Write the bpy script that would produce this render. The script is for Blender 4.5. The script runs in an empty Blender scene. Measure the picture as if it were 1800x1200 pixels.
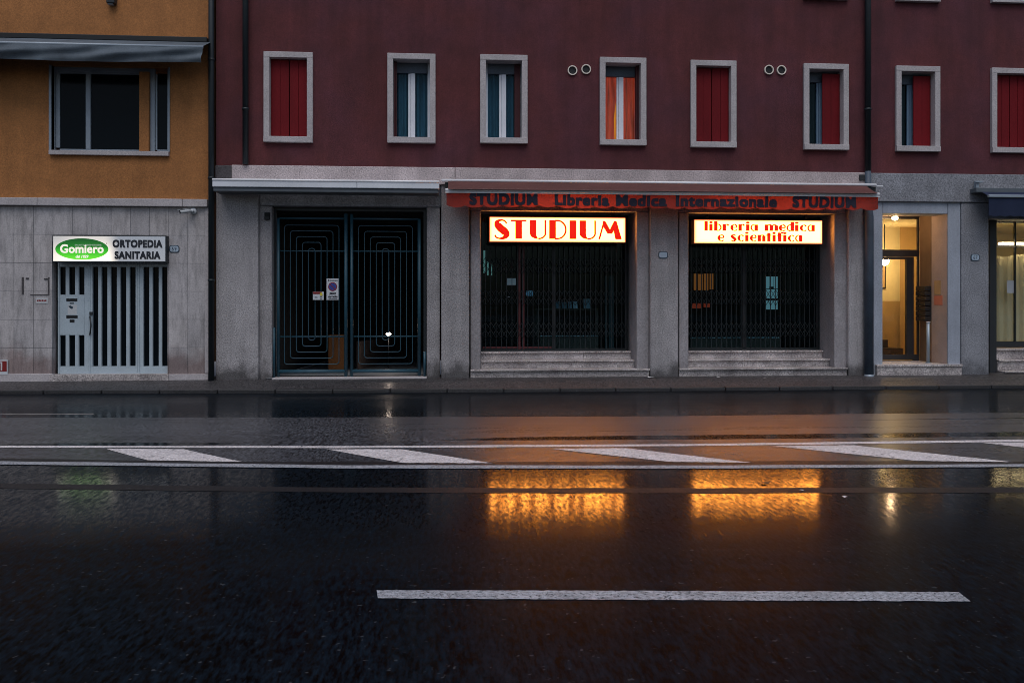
import bpy, bmesh, math, random
from mathutils import Vector
random.seed(7)
R = math.radians
sc = bpy.context.scene
COL = sc.collection

# ------------------------------------------------------------------ camera
TH = R(4.32); FPX = 1500.0; CAM = Vector((0.0, -16.35, 1.55)); HZ = 535.0
cd = bpy.data.cameras.new("camera"); cam = bpy.data.objects.new("camera", cd); COL.objects.link(cam)
cam.location = CAM; cam.rotation_euler = (R(90), 0, -TH)
cd.sensor_fit = 'HORIZONTAL'; cd.sensor_width = 36; cd.lens = 36 * FPX / 1800
cd.shift_y = -(600 - HZ) / 1800; cd.clip_start = 0.05; cd.clip_end = 500
sc.camera = cam

# ------------------------------------------------------------------ sky, sun, exposure
EV = -0.25
SUN_EL = 63
w = bpy.data.worlds.new("World"); sc.world = w; w.use_nodes = True
nt = w.node_tree
bg = nt.nodes['Background']
sky = nt.nodes.new('ShaderNodeTexSky'); sky.sky_type = 'NISHITA'; sky.sun_disc = False
sky.sun_elevation = R(SUN_EL); sky.sun_rotation = R(180)
sky.air_density = 1.0; sky.dust_density = 3.0; sky.ozone_density = 1.0
nt.links.new(sky.outputs[0], bg.inputs[0]); bg.inputs[1].default_value = 0.10
sd = bpy.data.lights.new("sun", 'SUN'); sd.energy = 1.2; sd.angle = R(50); sd.color = (.93, 0.94, 0.98)
sun = bpy.data.objects.new("sun", sd); COL.objects.link(sun); sun.rotation_euler = (R(90 - SUN_EL), 0, 0)
sun.location = (0, -10, 20)
sc.view_settings.view_transform = 'Standard'; sc.view_settings.look = 'None'
sc.view_settings.exposure = EV; sc.view_settings.gamma = 1; sc.view_settings.use_curve_mapping = False
sc.render.engine = 'CYCLES'
sc.cycles.use_denoising = True; sc.cycles.denoising_prefilter = 'FAST'
sc.cycles.max_bounces = 8; sc.cycles.transparent_max_bounces = 16
sc.cycles.sample_clamp_indirect = 2.0
sc.cycles.filter_width = 0.9
G = 2 ** (-EV)            # emission that shows as 1.0 on screen

# ------------------------------------------------------------------ pixel of the 1800x1200 photograph -> point on a plane y = Y
FW = Vector((math.sin(TH), math.cos(TH), 0)); RT = Vector((math.cos(TH), -math.sin(TH), 0)); UP = Vector((0, 0, 1))
def ray(px, py): return FW + RT * ((px - 900) / FPX) + UP * ((HZ - py) / FPX)
def W(px, py, Y=0.0):
    d = ray(px, py); return CAM + d * ((Y - CAM.y) / d.y)
def X(px, Y=0.0): return W(px, HZ, Y).x
def Z(px, py, Y=0.0): return W(px, py, Y).z

PROFILE = [(-1.0, .0), (-1.5, .0), (-4.0, .055), (-6.0, .10), (-7.3, .115), (-8.2, .10), (-10.0, .045), (-12.5, -.03), (-16.5, -.15), (-24, -.2), (-70, -.25)]
def zr(y):
    for (a, za), (b, zb) in zip(PROFILE, PROFILE[1:]):
        if y >= b:
            t = (y - a) / (b - a); t = max(0, min(1, t)); return za + (zb - za) * t
    return PROFILE[-1][1]
def road(px, py, dz=0.0):
    d = ray(px, py); lo, hi = 0.5, 40.0
    for _ in range(60):
        m = (lo + hi) / 2; p = CAM + d * m
        if p.z > zr(p.y) + dz: lo = m
        else: hi = m
    p = CAM + d * lo
    return Vector((p.x, p.y, zr(p.y) + dz))

# ------------------------------------------------------------------ materials
def mat(name, col, rough=.7, metal=0.0, spec=.5, var=0.0, vscale=3.0, fine=0.0, fscale=60.0, bump=0.0, bscale=80.0,
        tint=None, tscale=1.2, tamt=0.5, streak=False, transl=None, emit=None, estr=0.0, coat=0.0, coatr=.1, drip=0.0, foot=0.0):
    m = bpy.data.materials.new(name); m.use_nodes = True
    n = m.node_tree.nodes; l = m.node_tree.links
    b = n['Principled BSDF']
    b.inputs['Base Color'].default_value = (*col, 1); b.inputs['Roughness'].default_value = rough
    b.inputs['Metallic'].default_value = metal; b.inputs['Specular IOR Level'].default_value = spec
    if coat: b.inputs['Coat Weight'].default_value = coat; b.inputs['Coat Roughness'].default_value = coatr
    if emit: b.inputs['Emission Color'].default_value = (*emit, 1); b.inputs['Emission Strength'].default_value = estr
    tc = n.new('ShaderNodeTexCoord'); vec = tc.outputs['Object']
    m['out'] = 1
    cur = None
    def noise(scale, detail=4, v=vec, rough=.6):
        t = n.new('ShaderNodeTexNoise'); t.inputs['Scale'].default_value = scale; t.inputs['Detail'].default_value = detail
        t.inputs['Roughness'].default_value = rough
        l.new(v, t.inputs['Vector']); return t.outputs['Fac']
    def remap(f, a, b_, lo, hi):
        r = n.new('ShaderNodeMapRange'); r.inputs['From Min'].default_value = a; r.inputs['From Max'].default_value = b_
        r.inputs['To Min'].default_value = lo; r.inputs['To Max'].default_value = hi; l.new(f, r.inputs['Value']); return r.outputs[0]
    def mul(colsock, f):
        x = n.new('ShaderNodeMix'); x.data_type = 'RGBA'; x.blend_type = 'MULTIPLY'; x.inputs['Factor'].default_value = 1
        if colsock is None: x.inputs['A'].default_value = (*col, 1)
        else: l.new(colsock, x.inputs['A'])
        l.new(f, x.inputs['B']); return x.outputs['Result']
    if tint:
        x = n.new('ShaderNodeMix'); x.data_type = 'RGBA'; x.inputs['A'].default_value = (*col, 1); x.inputs['B'].default_value = (*tint, 1)
        l.new(remap(noise(tscale, 6), .42, .68, 0, tamt), x.inputs['Factor']); cur = x.outputs['Result']
    if var:
        v = vec
        if streak:
            mp = n.new('ShaderNodeMapping'); mp.inputs['Scale'].default_value = (1, 1, .12); l.new(vec, mp.inputs['Vector']); v = mp.outputs[0]
        cur = mul(cur, remap(noise(vscale, 6, v), .3, .7, 1 - var, 1 + var * .5))
    if drip:                                             # rain streaks running down the wall
        mp = n.new('ShaderNodeMapping'); mp.inputs['Scale'].default_value = (1, 1, .09); l.new(vec, mp.inputs['Vector'])
        cur = mul(cur, remap(noise(3.2, 7, mp.outputs[0], .7), .42, .72, 1.0 + drip * .25, 1 - drip))
        cur = mul(cur, remap(noise(.45, 3), .35, .65, 1 - drip * .6, 1 + drip * .4))
    if foot:                                             # splashed dirt along the foot of the wall
        sp = n.new('ShaderNodeSeparateXYZ'); l.new(vec, sp.inputs[0])
        ad = n.new('ShaderNodeMath'); ad.operation = 'MULTIPLY_ADD'; l.new(noise(2.6, 6, rough=.7), ad.inputs[0]); ad.inputs[1].default_value = -.95; l.new(sp.outputs['Z'], ad.inputs[2])
        cur = mul(cur, remap(ad.outputs[0], -.42, -.16, 1 - foot, 1))
    if fine:
        cur = mul(cur, remap(noise(fscale, 3, rough=.75), .35, .65, 1 - fine, 1 + fine))
    if cur is not None: l.new(cur, b.inputs['Base Color'])
    if bump:
        bp = n.new('ShaderNodeBump'); bp.inputs['Strength'].default_value = bump; bp.inputs['Distance'].default_value = .01
        l.new(noise(bscale, 3), bp.inputs['Height']); l.new(bp.outputs[0], b.inputs['Normal'])
    if transl:
        t = n.new('ShaderNodeBsdfTranslucent'); t.inputs['Color'].default_value = (*transl, 1)
        ms = n.new('ShaderNodeMixShader'); ms.inputs[0].default_value = .28
        l.new(b.outputs[0], ms.inputs[1]); l.new(t.outputs[0], ms.inputs[2])
        l.new(ms.outputs[0], n['Material Output'].inputs[0])
    return m

def emission(name, col, strength):
    m = bpy.data.materials.new(name); m.use_nodes = True
    n = m.node_tree.nodes; l = m.node_tree.links; n.clear()
    e = n.new('ShaderNodeEmission'); e.inputs[0].default_value = (*col, 1); e.inputs[1].default_value = strength
    o = n.new('ShaderNodeOutputMaterial'); l.new(e.outputs[0], o.inputs[0])
    if strength < 3 * G: m.cycles.emission_sampling = 'NONE'
    return m

def glass(name, tint=(.75, .85, .85), refl=.05, rough=.02):
    m = bpy.data.materials.new(name); m.use_nodes = True
    n = m.node_tree.nodes; l = m.node_tree.links; n.clear()
    t = n.new('ShaderNodeBsdfTransparent'); t.inputs[0].default_value = (*tint, 1)
    g = n.new('ShaderNodeBsdfGlossy'); g.inputs['Roughness'].default_value = rough; g.inputs['Color'].default_value = (.8, .95, 1, 1)
    x = n.new('ShaderNodeMixShader'); x.inputs[0].default_value = refl
    o = n.new('ShaderNodeOutputMaterial')
    l.new(t.outputs[0], x.inputs[1]); l.new(g.outputs[0], x.inputs[2]); l.new(x.outputs[0], o.inputs[0]); return m

def lightbox_mat(name, centre, edge, ew=.05, eh=.14, cracks=0):
    """back-lit acrylic: brightest along the tubes in the middle, warmer and dimmer at the casing edge"""
    m = bpy.data.materials.new(name); m.use_nodes = True
    n = m.node_tree.nodes; l = m.node_tree.links; n.clear()
    tc = n.new('ShaderNodeTexCoord'); sp = n.new('ShaderNodeSeparateXYZ'); l.new(tc.outputs['Generated'], sp.inputs[0])
    def M(op, a, b=None):
        x = n.new('ShaderNodeMath'); x.operation = op
        for i, v in enumerate((a, b)):
            if v is None: continue
            if isinstance(v, (int, float)): x.inputs[i].default_value = v
            else: l.new(v, x.inputs[i])
        return x.outputs[0]
    def ed(s, wd):
        d = M('MINIMUM', s, M('SUBTRACT', 1.0, s))
        r = n.new('ShaderNodeMapRange'); r.interpolation_type = 'SMOOTHSTEP'; r.inputs['From Min'].default_value = 0; r.inputs['From Max'].default_value = wd
        l.new(d, r.inputs['Value']); return r.outputs[0]
    f = M('MULTIPLY', ed(sp.outputs['X'], ew), ed(sp.outputs['Z'], eh))
    nz = n.new('ShaderNodeTexNoise'); nz.inputs['Scale'].default_value = 2.5; l.new(tc.outputs['Object'], nz.inputs['Vector'])
    nr = n.new('ShaderNodeMapRange'); nr.inputs['From Min'].default_value = .35; nr.inputs['From Max'].default_value = .65; nr.inputs['To Min'].default_value = .8
    l.new(nz.outputs['Fac'], nr.inputs['Value']); f = M('MULTIPLY', f, nr.outputs[0])
    mx = n.new('ShaderNodeMix'); mx.data_type = 'RGBA'; mx.inputs['A'].default_value = (*edge, 1); mx.inputs['B'].default_value = (*centre, 1)
    l.new(f, mx.inputs['Factor'])
    e = n.new('ShaderNodeEmission'); l.new(mx.outputs['Result'], e.inputs[0]); e.inputs[1].default_value = G
    o = n.new('ShaderNodeOutputMaterial'); l.new(e.outputs[0], o.inputs[0]); return m

def asphalt(name, base, rough, coat, coatr, bump, fine=.5, rvar=.1, spec=.4, ior=1.5, stretch=.25, chips=.5, near=None):
    m = bpy.data.materials.new(name); m.use_nodes = True
    n = m.node_tree.nodes; l = m.node_tree.links; b = n['Principled BSDF']
    b.inputs['Specular IOR Level'].default_value = spec
    b.inputs['Coat Weight'].default_value = coat; b.inputs['Coat IOR'].default_value = ior
    tc = n.new('ShaderNodeTexCoord')
    def noise(s, d, sx=1.0, sy=1.0):
        mp = n.new('ShaderNodeMapping'); mp.inputs['Scale'].default_value = (sx, sy, 1); l.new(tc.outputs['Object'], mp.inputs['Vector'])
        t = n.new('ShaderNodeTexNoise'); t.inputs['Scale'].default_value = s; t.inputs['Detail'].default_value = d; t.inputs['Roughness'].default_value = .7
        l.new(mp.outputs[0], t.inputs['Vector']); return t.outputs['Fac']
    def rm(f, a, c, lo, hi):
        r = n.new('ShaderNodeMapRange'); r.inputs['From Min'].default_value = a; r.inputs['From Max'].default_value = c
        r.inputs['To Min'].default_value = lo; r.inputs['To Max'].default_value = hi; l.new(f, r.inputs['Value']); return r.outputs[0]
    def mulf(a, c):
        x = n.new('ShaderNodeMath'); x.operation = 'MULTIPLY'; l.new(a, x.inputs[0]); l.new(c, x.inputs[1]); return x.outputs[0]
    grain = noise(34, 2, 1.3, .33)
    speck = rm(grain, .36, .70, 1 - fine, 1 + fine * 2.4)
    patch = rm(noise(.9, 5, stretch), .3, .7, .65, 1.3)
    f = mulf(speck, patch)
    x = n.new('ShaderNodeMix'); x.data_type = 'RGBA'; x.blend_type = 'MULTIPLY'; x.inputs['Factor'].default_value = 1
    x.inputs['A'].default_value = (*base, 1); l.new(f, x.inputs['B'])
    ch = n.new('ShaderNodeMix'); ch.data_type = 'RGBA'; ch.inputs['B'].default_value = (.10, .11, .12, 1)      # pale stone chips in the mix
    l.new(rm(noise(26, 1), .70, .77, 0, chips), ch.inputs['Factor']); l.new(x.outputs['Result'], ch.inputs['A']); l.new(ch.outputs['Result'], b.inputs['Base Color'])
    wet = noise(1.3, 5, stretch * .4)
    l.new(rm(wet, .3, .7, rough - rvar, rough + rvar), b.inputs['Roughness'])
    l.new(rm(wet, .3, .7, coatr * .8, coatr * 1.3), b.inputs['Coat Roughness'])
    film = mulf(rm(grain, .34, .66, coat * 1.8, coat * .2), rm(wet, .3, .7, .75, 1.25))
    if near:                                             # the water film thins out in the near lane, where the surface is coarser
        sp = n.new('ShaderNodeSeparateXYZ'); l.new(tc.outputs['Object'], sp.inputs[0])
        wob = n.new('ShaderNodeMath'); wob.operation = 'MULTIPLY_ADD'; l.new(noise(.8, 4, .3), wob.inputs[0]); wob.inputs[1].default_value = 1.6; l.new(sp.outputs['Y'], wob.inputs[2])
        film = mulf(film, rm(wob.outputs[0], near[0], near[1], .22, 1))
        film = mulf(film, rm(sp.outputs['Y'], 35.5 - 6.0, 35.5 - 4.0, 1, .40))
    l.new(film, b.inputs['Coat Weight'])
    bp = n.new('ShaderNodeBump'); bp.inputs['Strength'].default_value = bump; bp.inputs['Distance'].default_value = .006
    l.new(noise(40, 3, 1.2, .35), bp.inputs['Height']); l.new(bp.outputs[0], b.inputs['Normal'])
    bc = n.new('ShaderNodeBump'); bc.inputs['Strength'].default_value = bump * .36; bc.inputs['Distance'].default_value = .006
    l.new(noise(30, 2, 1.2, .4), bc.inputs['Height']); l.new(bc.outputs[0], b.inputs['Coat Normal'])
    return m

M = {}
M['maroon'] = mat('maroon_plaster', (.114, .026, .029), .9, drip=.26, var=.2, vscale=2.2, fine=.22, fscale=42, bump=.25, bscale=60, tint=(.080, .026, .044), tscale=.5, tamt=.7)
M['ochre'] = mat('ochre_plaster', (.41, .172, .056), .9, drip=.14, var=.15, vscale=2.5, fine=.22, fscale=45, bump=.25, bscale=60)
M['agg'] = mat('washed_aggregate', (.385, .37, .38), .85, foot=.72, drip=.26, var=.18, vscale=2.5, fine=.42, fscale=42, bump=.5, bscale=60, tint=(.26, .25, .26), tscale=.9, tamt=.6)
M['frame_stone'] = mat('frame_stone', (.49, .46, .47), .8, var=.15, vscale=2, fine=.18, fscale=48, bump=.3)
M['cornice'] = mat('cornice_stone', (.58, .50, .50), .85, var=.22, vscale=1.5, drip=.15, fine=.42, fscale=45, bump=.4, tint=(.3, .25, .26), tscale=1.3, tamt=.5)
M['step'] = mat('step_granite', (.62, .57, .56), .7, var=.25, vscale=2.5, foot=.3, fine=.65, fscale=45, bump=.3, tint=(.2, .17, .17), tscale=2.0, tamt=.6)
M['jamb'] = mat('jamb_stone', (.33, .315, .33), .8, foot=.3, drip=.2, var=.18, vscale=2, fine=.3, fscale=45, bump=.3)
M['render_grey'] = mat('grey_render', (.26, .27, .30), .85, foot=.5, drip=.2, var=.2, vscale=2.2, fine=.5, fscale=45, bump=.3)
M['surround'] = mat('painted_surround', (.36, .40, .47), .7, drip=.15, var=.12, vscale=2, fine=.2)
M['grime'] = mat('grime', (.07, .065, .07), .9, fine=.4, fscale=40, bump=.3)
M['red_shutter'] = mat('red_shutter', (.17, .006, .011), .7, spec=.2, var=.25, vscale=2, fine=.1, fscale=30, streak=True)
M['shutter_shaded'] = mat('shaded_red_shutter', (.055, .006, .011), .7, var=.2)  # shutter red with the shade of the window recess put into the colour
M['vent_ring'] = mat('cream_vent_ring', (.82, .75, .66), .5, var=.1)
M['white_sash'] = mat('white_sash', (.80, .84, .92), .4, var=.08)
M['sash_blue'] = mat('blue_grey_sash', (.16, .26, .38), .5, var=.1)
M['curtain'] = mat('teal_curtain', (.09, .16, .22), .9, var=.45, vscale=4, streak=True)
M['curtain_lit'] = mat('lit_orange_curtain', (.45, .1, .05), .9, var=.3, vscale=5, streak=True, emit=(1.0, .085, .03), estr=.42 * G)
_m = M['curtain_lit']; _n = _m.node_tree.nodes; _l = _m.node_tree.links
_tc = _n.new('ShaderNodeTexCoord'); _mp = _n.new('ShaderNodeMapping'); _mp.inputs['Scale'].default_value = (1, 1, .12); _l.new(_tc.outputs['Object'], _mp.inputs['Vector'])
_t = _n.new('ShaderNodeTexNoise'); _t.inputs['Scale'].default_value = 11; _t.inputs['Detail'].default_value = 5; _l.new(_mp.outputs[0], _t.inputs['Vector'])
_r = _n.new('ShaderNodeMapRange'); _r.inputs['From Min'].default_value = .3; _r.inputs['From Max'].default_value = .7; _r.inputs['To Min'].default_value = .10 * G; _r.inputs['To Max'].default_value = .55 * G
_l.new(_t.outputs['Fac'], _r.inputs['Value']); _l.new(_r.outputs[0], _n['Principled BSDF'].inputs['Emission Strength'])
M['curtain_gap'] = emission('lamp_lit_gap', (1.0, .25, .015), 1.0 * G)
M['dark_metal'] = mat('dark_metal', (.02, .024, .028), .5, var=.2)
M['pipe'] = mat('dark_pipe', (.012, .02, .026), .5, var=.2)
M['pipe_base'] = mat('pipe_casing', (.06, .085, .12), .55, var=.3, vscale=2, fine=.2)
M['gate'] = mat('teal_gate_paint', (.020, .075, .11), .45, var=.2, vscale=4)
M['alu'] = mat('aluminium', (.90, .91, .94), .4, metal=.0, var=.12, vscale=1.5, streak=False)
M['alu_frame'] = mat('window_aluminium', (.30, .36, .42), .45, metal=.2, var=.12)
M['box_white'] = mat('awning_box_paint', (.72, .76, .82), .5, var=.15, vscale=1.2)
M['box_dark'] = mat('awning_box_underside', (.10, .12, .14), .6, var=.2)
M['door_paint'] = mat('door_paint', (.44, .53, .59), .5, var=.12, vscale=2.5, fine=.08)
M['black'] = mat('black', (.006, .008, .01), .6)
M['black_glass'] = mat('dark_glass', (.003, .006, .009), .12, spec=.10)
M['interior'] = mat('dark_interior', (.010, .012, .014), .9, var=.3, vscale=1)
M['pane'] = glass('pane_glass', (.70, .86, .9), .007)
M['pane_clear'] = glass('clear_glass', (.93, .95, .93), .02)
M['fabric_red'] = mat('red_awning_fabric', (.26, .034, .026), .85, var=.45, vscale=2.6, fine=.1, fscale=60, transl=(.40, .06, .03), tint=(.25, .04, .035), tscale=1.1, tamt=.6)
M['fabric_top'] = mat('faded_red_fabric', (.11, .038, .034), .85, var=.2, vscale=2, fine=.2, fscale=40)
M['letter_navy'] = mat('navy_letters', (.012, .012, .03), .8)
M['fabric_blue'] = mat('navy_awning_fabric', (.008, .018, .055), .85, var=.2)
M['fabric_grey'] = mat('grey_awning_fabric', (.10, .13, .16), .8, var=.35, vscale=2.5, fine=.15)
M['white_paint'] = mat('white_enamel', (.62, .66, .70), .35, var=.06)
M['plate'] = mat('plate_enamel', (.40, .50, .60), .35, var=.06)
M['plate_navy'] = mat('plate_navy', (.02, .045, .075), .4)
M['paper'] = mat('paper', (.55, .58, .60), .8, var=.05)
M['paper_orange'] = mat('orange_paper', (.62, .22, .14), .8, var=.1)
M['paper_red'] = mat('red_print', (.22, .010, .010), .6)
M['blue_print'] = mat('blue_print', (.03, .06, .3), .5)
M['yellow_print'] = mat('yellow_print', (.7, .6, .05), .6)
M['maroon_print'] = mat('dark_red_ring', (.22, .02, .05), .5)
M['sign_letter'] = mat('sign_letters', (.015, .02, .03), .5)
M['wood_dark'] = mat('dark_wood', (.05, .03, .02), .6, var=.3, streak=True)
M['door_bronze'] = mat('bronze_door_frame', (.03, .03, .035), .45, var=.2)
M['brass'] = mat('dull_brass', (.10, .075, .045), .4, metal=.5, var=.2)
M['brown_wall'] = mat('brown_lining', (.20, .13, .08), .6, var=.2, vscale=2)
M['cream_wall'] = mat('cream_wall', (.84, .72, .46), .85, var=.06)
M['tan_wall'] = mat('tan_wall', (.50, .34, .17), .85, var=.1)
M['reveal'] = mat('vestibule_plaster', (.48, .38, .34), .85, var=.12, fine=.12)
M['steel'] = mat('brushed_steel', (.30, .36, .42), .4, metal=.3)
M['curtain_cream'] = mat('cream_curtain', (.80, .74, .52), .9, var=.15, vscale=4, streak=True, transl=(.8, .68, .36))
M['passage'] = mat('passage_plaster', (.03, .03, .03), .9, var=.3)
M['ochre_low'] = mat('ochre_panel', (.30, .12, .035), .8, var=.25, vscale=3, streak=True)
M['pebble'] = mat('pebbled_wall', (.20, .16, .15), .9, fine=.7, fscale=22, bump=1.0, bscale=30)
M['path_stone'] = mat('path_stone', (.30, .33, .36), .6, var=.2)
M['leaf'] = mat('wet_leaf', (.10, .05, .02), .5)
M['litter'] = mat('white_paper_litter', (.75, .76, .78), .8)
M['concrete'] = mat('plain_concrete', (.25, .24, .24), .85, var=.2)
M['lamp_warm'] = emission('warm_lamp', (1.0, .62, .32), 110 * G)
M['lamp_white'] = emission('white_lamp', (1.0, .80, .66), 55 * G)

# ------------------------------------------------------------------ mesh helpers
class MB:
    def __init__(s): s.v = []; s.f = []; s.sm = []
    def add(s, vs, fs, smooth=False):
        o = len(s.v); s.v += [tuple(v) for v in vs]; s.f += [tuple(i + o for i in f) for f in fs]; s.sm += [smooth] * len(fs); return s
    def box(s, x0, x1, y0, y1, z0, z1):
        x0, x1 = sorted((x0, x1)); y0, y1 = sorted((y0, y1)); z0, z1 = sorted((z0, z1))
        return s.add([(x0,y0,z0),(x1,y0,z0),(x1,y1,z0),(x0,y1,z0),(x0,y0,z1),(x1,y0,z1),(x1,y1,z1),(x0,y1,z1)],
                     [(0,3,2,1),(4,5,6,7),(0,1,5,4),(1,2,6,5),(2,3,7,6),(3,0,4,7)])
    def pbox(s, a, b, c, d, yf, yb):          # pixel rectangle a,b - c,d seen on the plane y = yf, going back to yb
        z1 = (Z(a, b, yf) + Z(c, b, yf)) / 2; z0 = (Z(a, d, yf) + Z(c, d, yf)) / 2
        return s.box(X(a, yf), X(c, yf), yf, yb, z0, z1)
    def prism(s, pts, yf, yb):                # outline in x,z extruded along y
        n = len(pts); vs = [(p[0], yf, p[1]) for p in pts] + [(p[0], yb, p[1]) for p in pts]
        fs = [tuple(range(n)), tuple(range(2 * n - 1, n - 1, -1))] + [(i, i + n, (i + 1) % n + n, (i + 1) % n) for i in range(n)]
        return s.add(vs, fs)
    def tube(s, pts, r, n=8, closed=False):
        pts = [Vector(p) for p in pts]; m = len(pts); rings = []
        for i, p in enumerate(pts):
            a = pts[i - 1] if (i or closed) else p; b = pts[(i + 1) % m] if (i < m - 1 or closed) else p
            t = (b - a).normalized()
            ref = Vector((0, 1, 0)) if abs(t.y) < .9 else Vector((1, 0, 0))
            u = t.cross(ref).normalized(); v = t.cross(u)
            rr = r[i] if isinstance(r, (list, tuple)) else r
            rings.append([p + (u * math.cos(2 * math.pi * k / n) + v * math.sin(2 * math.pi * k / n)) * rr for k in range(n)])
        vs = [q for g in rings for q in g]; fs = []
        for i in range(m if closed else m - 1):
            j = (i + 1) % m
            for k in range(n): fs.append((i * n + k, i * n + (k + 1) % n, j * n + (k + 1) % n, j * n + k))
        if not closed: fs += [tuple(range(n))[::-1], tuple((m - 1) * n + k for k in range(n))]
        return s.add(vs, fs, True)
    def sphere(s, c, r, nu=16, nv=10, sx=1, sy=1, sz=1):
        vs = []; fs = []
        for j in range(nv + 1):
            t = math.pi * j / nv
            for i in range(nu):
                p = 2 * math.pi * i / nu
                vs.append((c[0] + r * sx * math.sin(t) * math.cos(p), c[1] + r * sy * math.sin(t) * math.sin(p), c[2] + r * sz * math.cos(t)))
        for j in range(nv):
            for i in range(nu): fs.append((j * nu + i, (j + 1) * nu + i, (j + 1) * nu + (i + 1) % nu, j * nu + (i + 1) % nu))
        return s.add(vs, fs, True)
    def grid(s, fn, nu, nv, smooth=True):
        vs = [fn(i / nu, j / nv) for j in range(nv + 1) for i in range(nu + 1)]
        fs = [(j * (nu + 1) + i, j * (nu + 1) + i + 1, (j + 1) * (nu + 1) + i + 1, (j + 1) * (nu + 1) + i) for j in range(nv) for i in range(nu)]
        return s.add(vs, fs, smooth)
    def build(s, name, m, parent=None, bevel=0.0, solid=0.0):
        me = bpy.data.meshes.new(name)
        off = wloc(parent) if parent else Vector((0, 0, 0))
        if not parent:
            xs = [v[0] for v in s.v]; ys = [v[1] for v in s.v]; zs = [v[2] for v in s.v]
            off = Vector(((min(xs) + max(xs)) / 2, (min(ys) + max(ys)) / 2, min(zs)))
        me.from_pydata([(v[0] - off.x, v[1] - off.y, v[2] - off.z) for v in s.v], [], s.f)
        me.polygons.foreach_set('use_smooth', s.sm); me.materials.append(M[m] if isinstance(m, str) else m)
        me.update()
        o = bpy.data.objects.new(name, me); COL.objects.link(o)
        if parent: o.parent = parent
        else: o.location = off
        if solid:
            md = o.modifiers.new('thickness', 'SOLIDIFY'); md.thickness = solid; md.offset = 0
        if bevel:
            md = o.modifiers.new('bevel', 'BEVEL'); md.width = bevel; md.segments = 2; md.limit_method = 'ANGLE'; md.angle_limit = R(40)
        return o

def wloc(o):
    v = Vector((0, 0, 0))
    while o: v = v + o.location; o = o.parent
    return v
def tag(o, label, cat, group=None):
    o['label'] = label; o['category'] = cat
    if group: o['group'] = group
    return o
def thing(name, loc, label, cat, group=None):
    o = bpy.data.objects.new(name, None); COL.objects.link(o); o.location = loc; o.empty_display_size = .2
    return tag(o, label, cat, group)
def struct(name, mb, m, **k):
    o = mb.build(name, m, **k); o['kind'] = 'structure'; return o

def ngon_fill(loops, depth_y, thick=.004):
    """MB of flat letter shapes (each loop one simple outline in x,z) standing proud of a face at y = depth_y"""
    mb = MB()
    for lp in loops: mb.prism(lp, depth_y - thick, depth_y)
    return mb

def text_mb(txt, x0, x1, z0, z1, y, bold=0.0, thick=.004, shear=0.0, sp=1.0, warp=None):
    """built-in font, fitted to the box x0..x1, z0..z1 on the plane y"""
    cu = bpy.data.curves.new('t', 'FONT'); cu.body = txt; cu.size = 1; cu.offset = min(bold, .012); cu.shear = shear; cu.space_character = sp
    cu.resolution_u = 4; cu.extrude = .05
    ob = bpy.data.objects.new('t', cu); COL.objects.link(ob)
    bpy.context.view_layer.update()
    dg = bpy.context.evaluated_depsgraph_get(); me = bpy.data.meshes.new_from_object(ob.evaluated_get(dg))
    vs = [v.co.copy() for v in me.vertices]; fs = [tuple(p.vertices) for p in me.polygons]
    bpy.data.objects.remove(ob); bpy.data.curves.remove(cu); bpy.data.meshes.remove(me)
    ax, bx = min(v.x for v in vs), max(v.x for v in vs); az, bz = min(v.y for v in vs), max(v.y for v in vs)
    az = min(az, 0) if any(c in 'gpqy,' for c in txt) else 0 if az > -.05 else az
    mb = MB(); dl = max(0, bold - .012)
    shifts = [(0, 0)] if dl <= 0 else [(0, 0), (-dl, 0), (dl, 0), (-dl, -dl), (dl, dl), (dl, -dl), (-dl, dl), (0, dl), (0, -dl)]
    ax -= dl; bx += dl; az -= dl; bz += dl
    for k, (sx_, sy_) in enumerate(shifts):          # heavy weight: the outline set several times, each copy a hair further out
        out = []
        for v in vs:
            px = x0 + (v.x + sx_ - ax) / (bx - ax) * (x1 - x0); pz = z0 + (v.y + sy_ - az) / (bz - az) * (z1 - z0)
            py = y - (thick + .0003 * k if v.z > 0 else 0)
            if warp: py += warp(px, pz)
            out.append((px, py, pz))
        mb.add(out, fs)
    return mb

# ================================================================== ground, road, pavement
mg = MB(); mg.add([(-150, 40, -.6), (150, 40, -.6), (150, -150, -.6), (-150, -150, -.6)], [(0, 1, 2, 3)])
struct('ground', mg, 'concrete')

KERB_PX = [(-420, 695), (0, 692), (300, 691.5), (600, 690.5), (900, 689), (1200, 687), (1500, 684.5), (1800, 682.5), (2250, 679)]
kerb = [road(px, py) for px, py in KERB_PX]
kerb[0].x = -60; kerb[-1].x = 60
def kerb_y(x):
    for a, b in zip(kerb, kerb[1:]):
        if a.x <= x <= b.x: return a.y + (b.y - a.y) * (x - a.x) / (b.x - a.x)
    return kerb[0].y

mr = MB()
xs = [-60, -30, -15, -8, -4, 0, 4, 8, 12, 20, 40, 60]
ys = [-1.0, -1.5, -1.8, -2.4, -3.2, -4.0, -5.0, -6.0, -6.6, -7.3, -7.8, -8.2, -9.0, -10.0, -11.0, -12.5, -14.5, -16.5, -20, -24, -40, -70]
mr.add([(x, y, zr(y)) for y in ys for x in xs],
       [(j * len(xs) + i, (j + 1) * len(xs) + i, (j + 1) * len(xs) + i + 1, j * len(xs) + i + 1) for j in range(len(ys) - 1) for i in range(len(xs) - 1)], True)
M['road'] = asphalt('wet_smooth_asphalt', (.0020, .0040, .0066), .42, .46, .10, .07, fine=.95, rvar=.05, spec=.026, ior=1.5, near=(-11.0 + 35.5 + .8, -10.1 + 35.5 + .8))
M['strip'] = asphalt('rough_damp_asphalt', (.036, .039, .046), .40, .20, .28, .38, fine=1.0, rvar=.04, spec=.36, ior=1.5)
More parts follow.
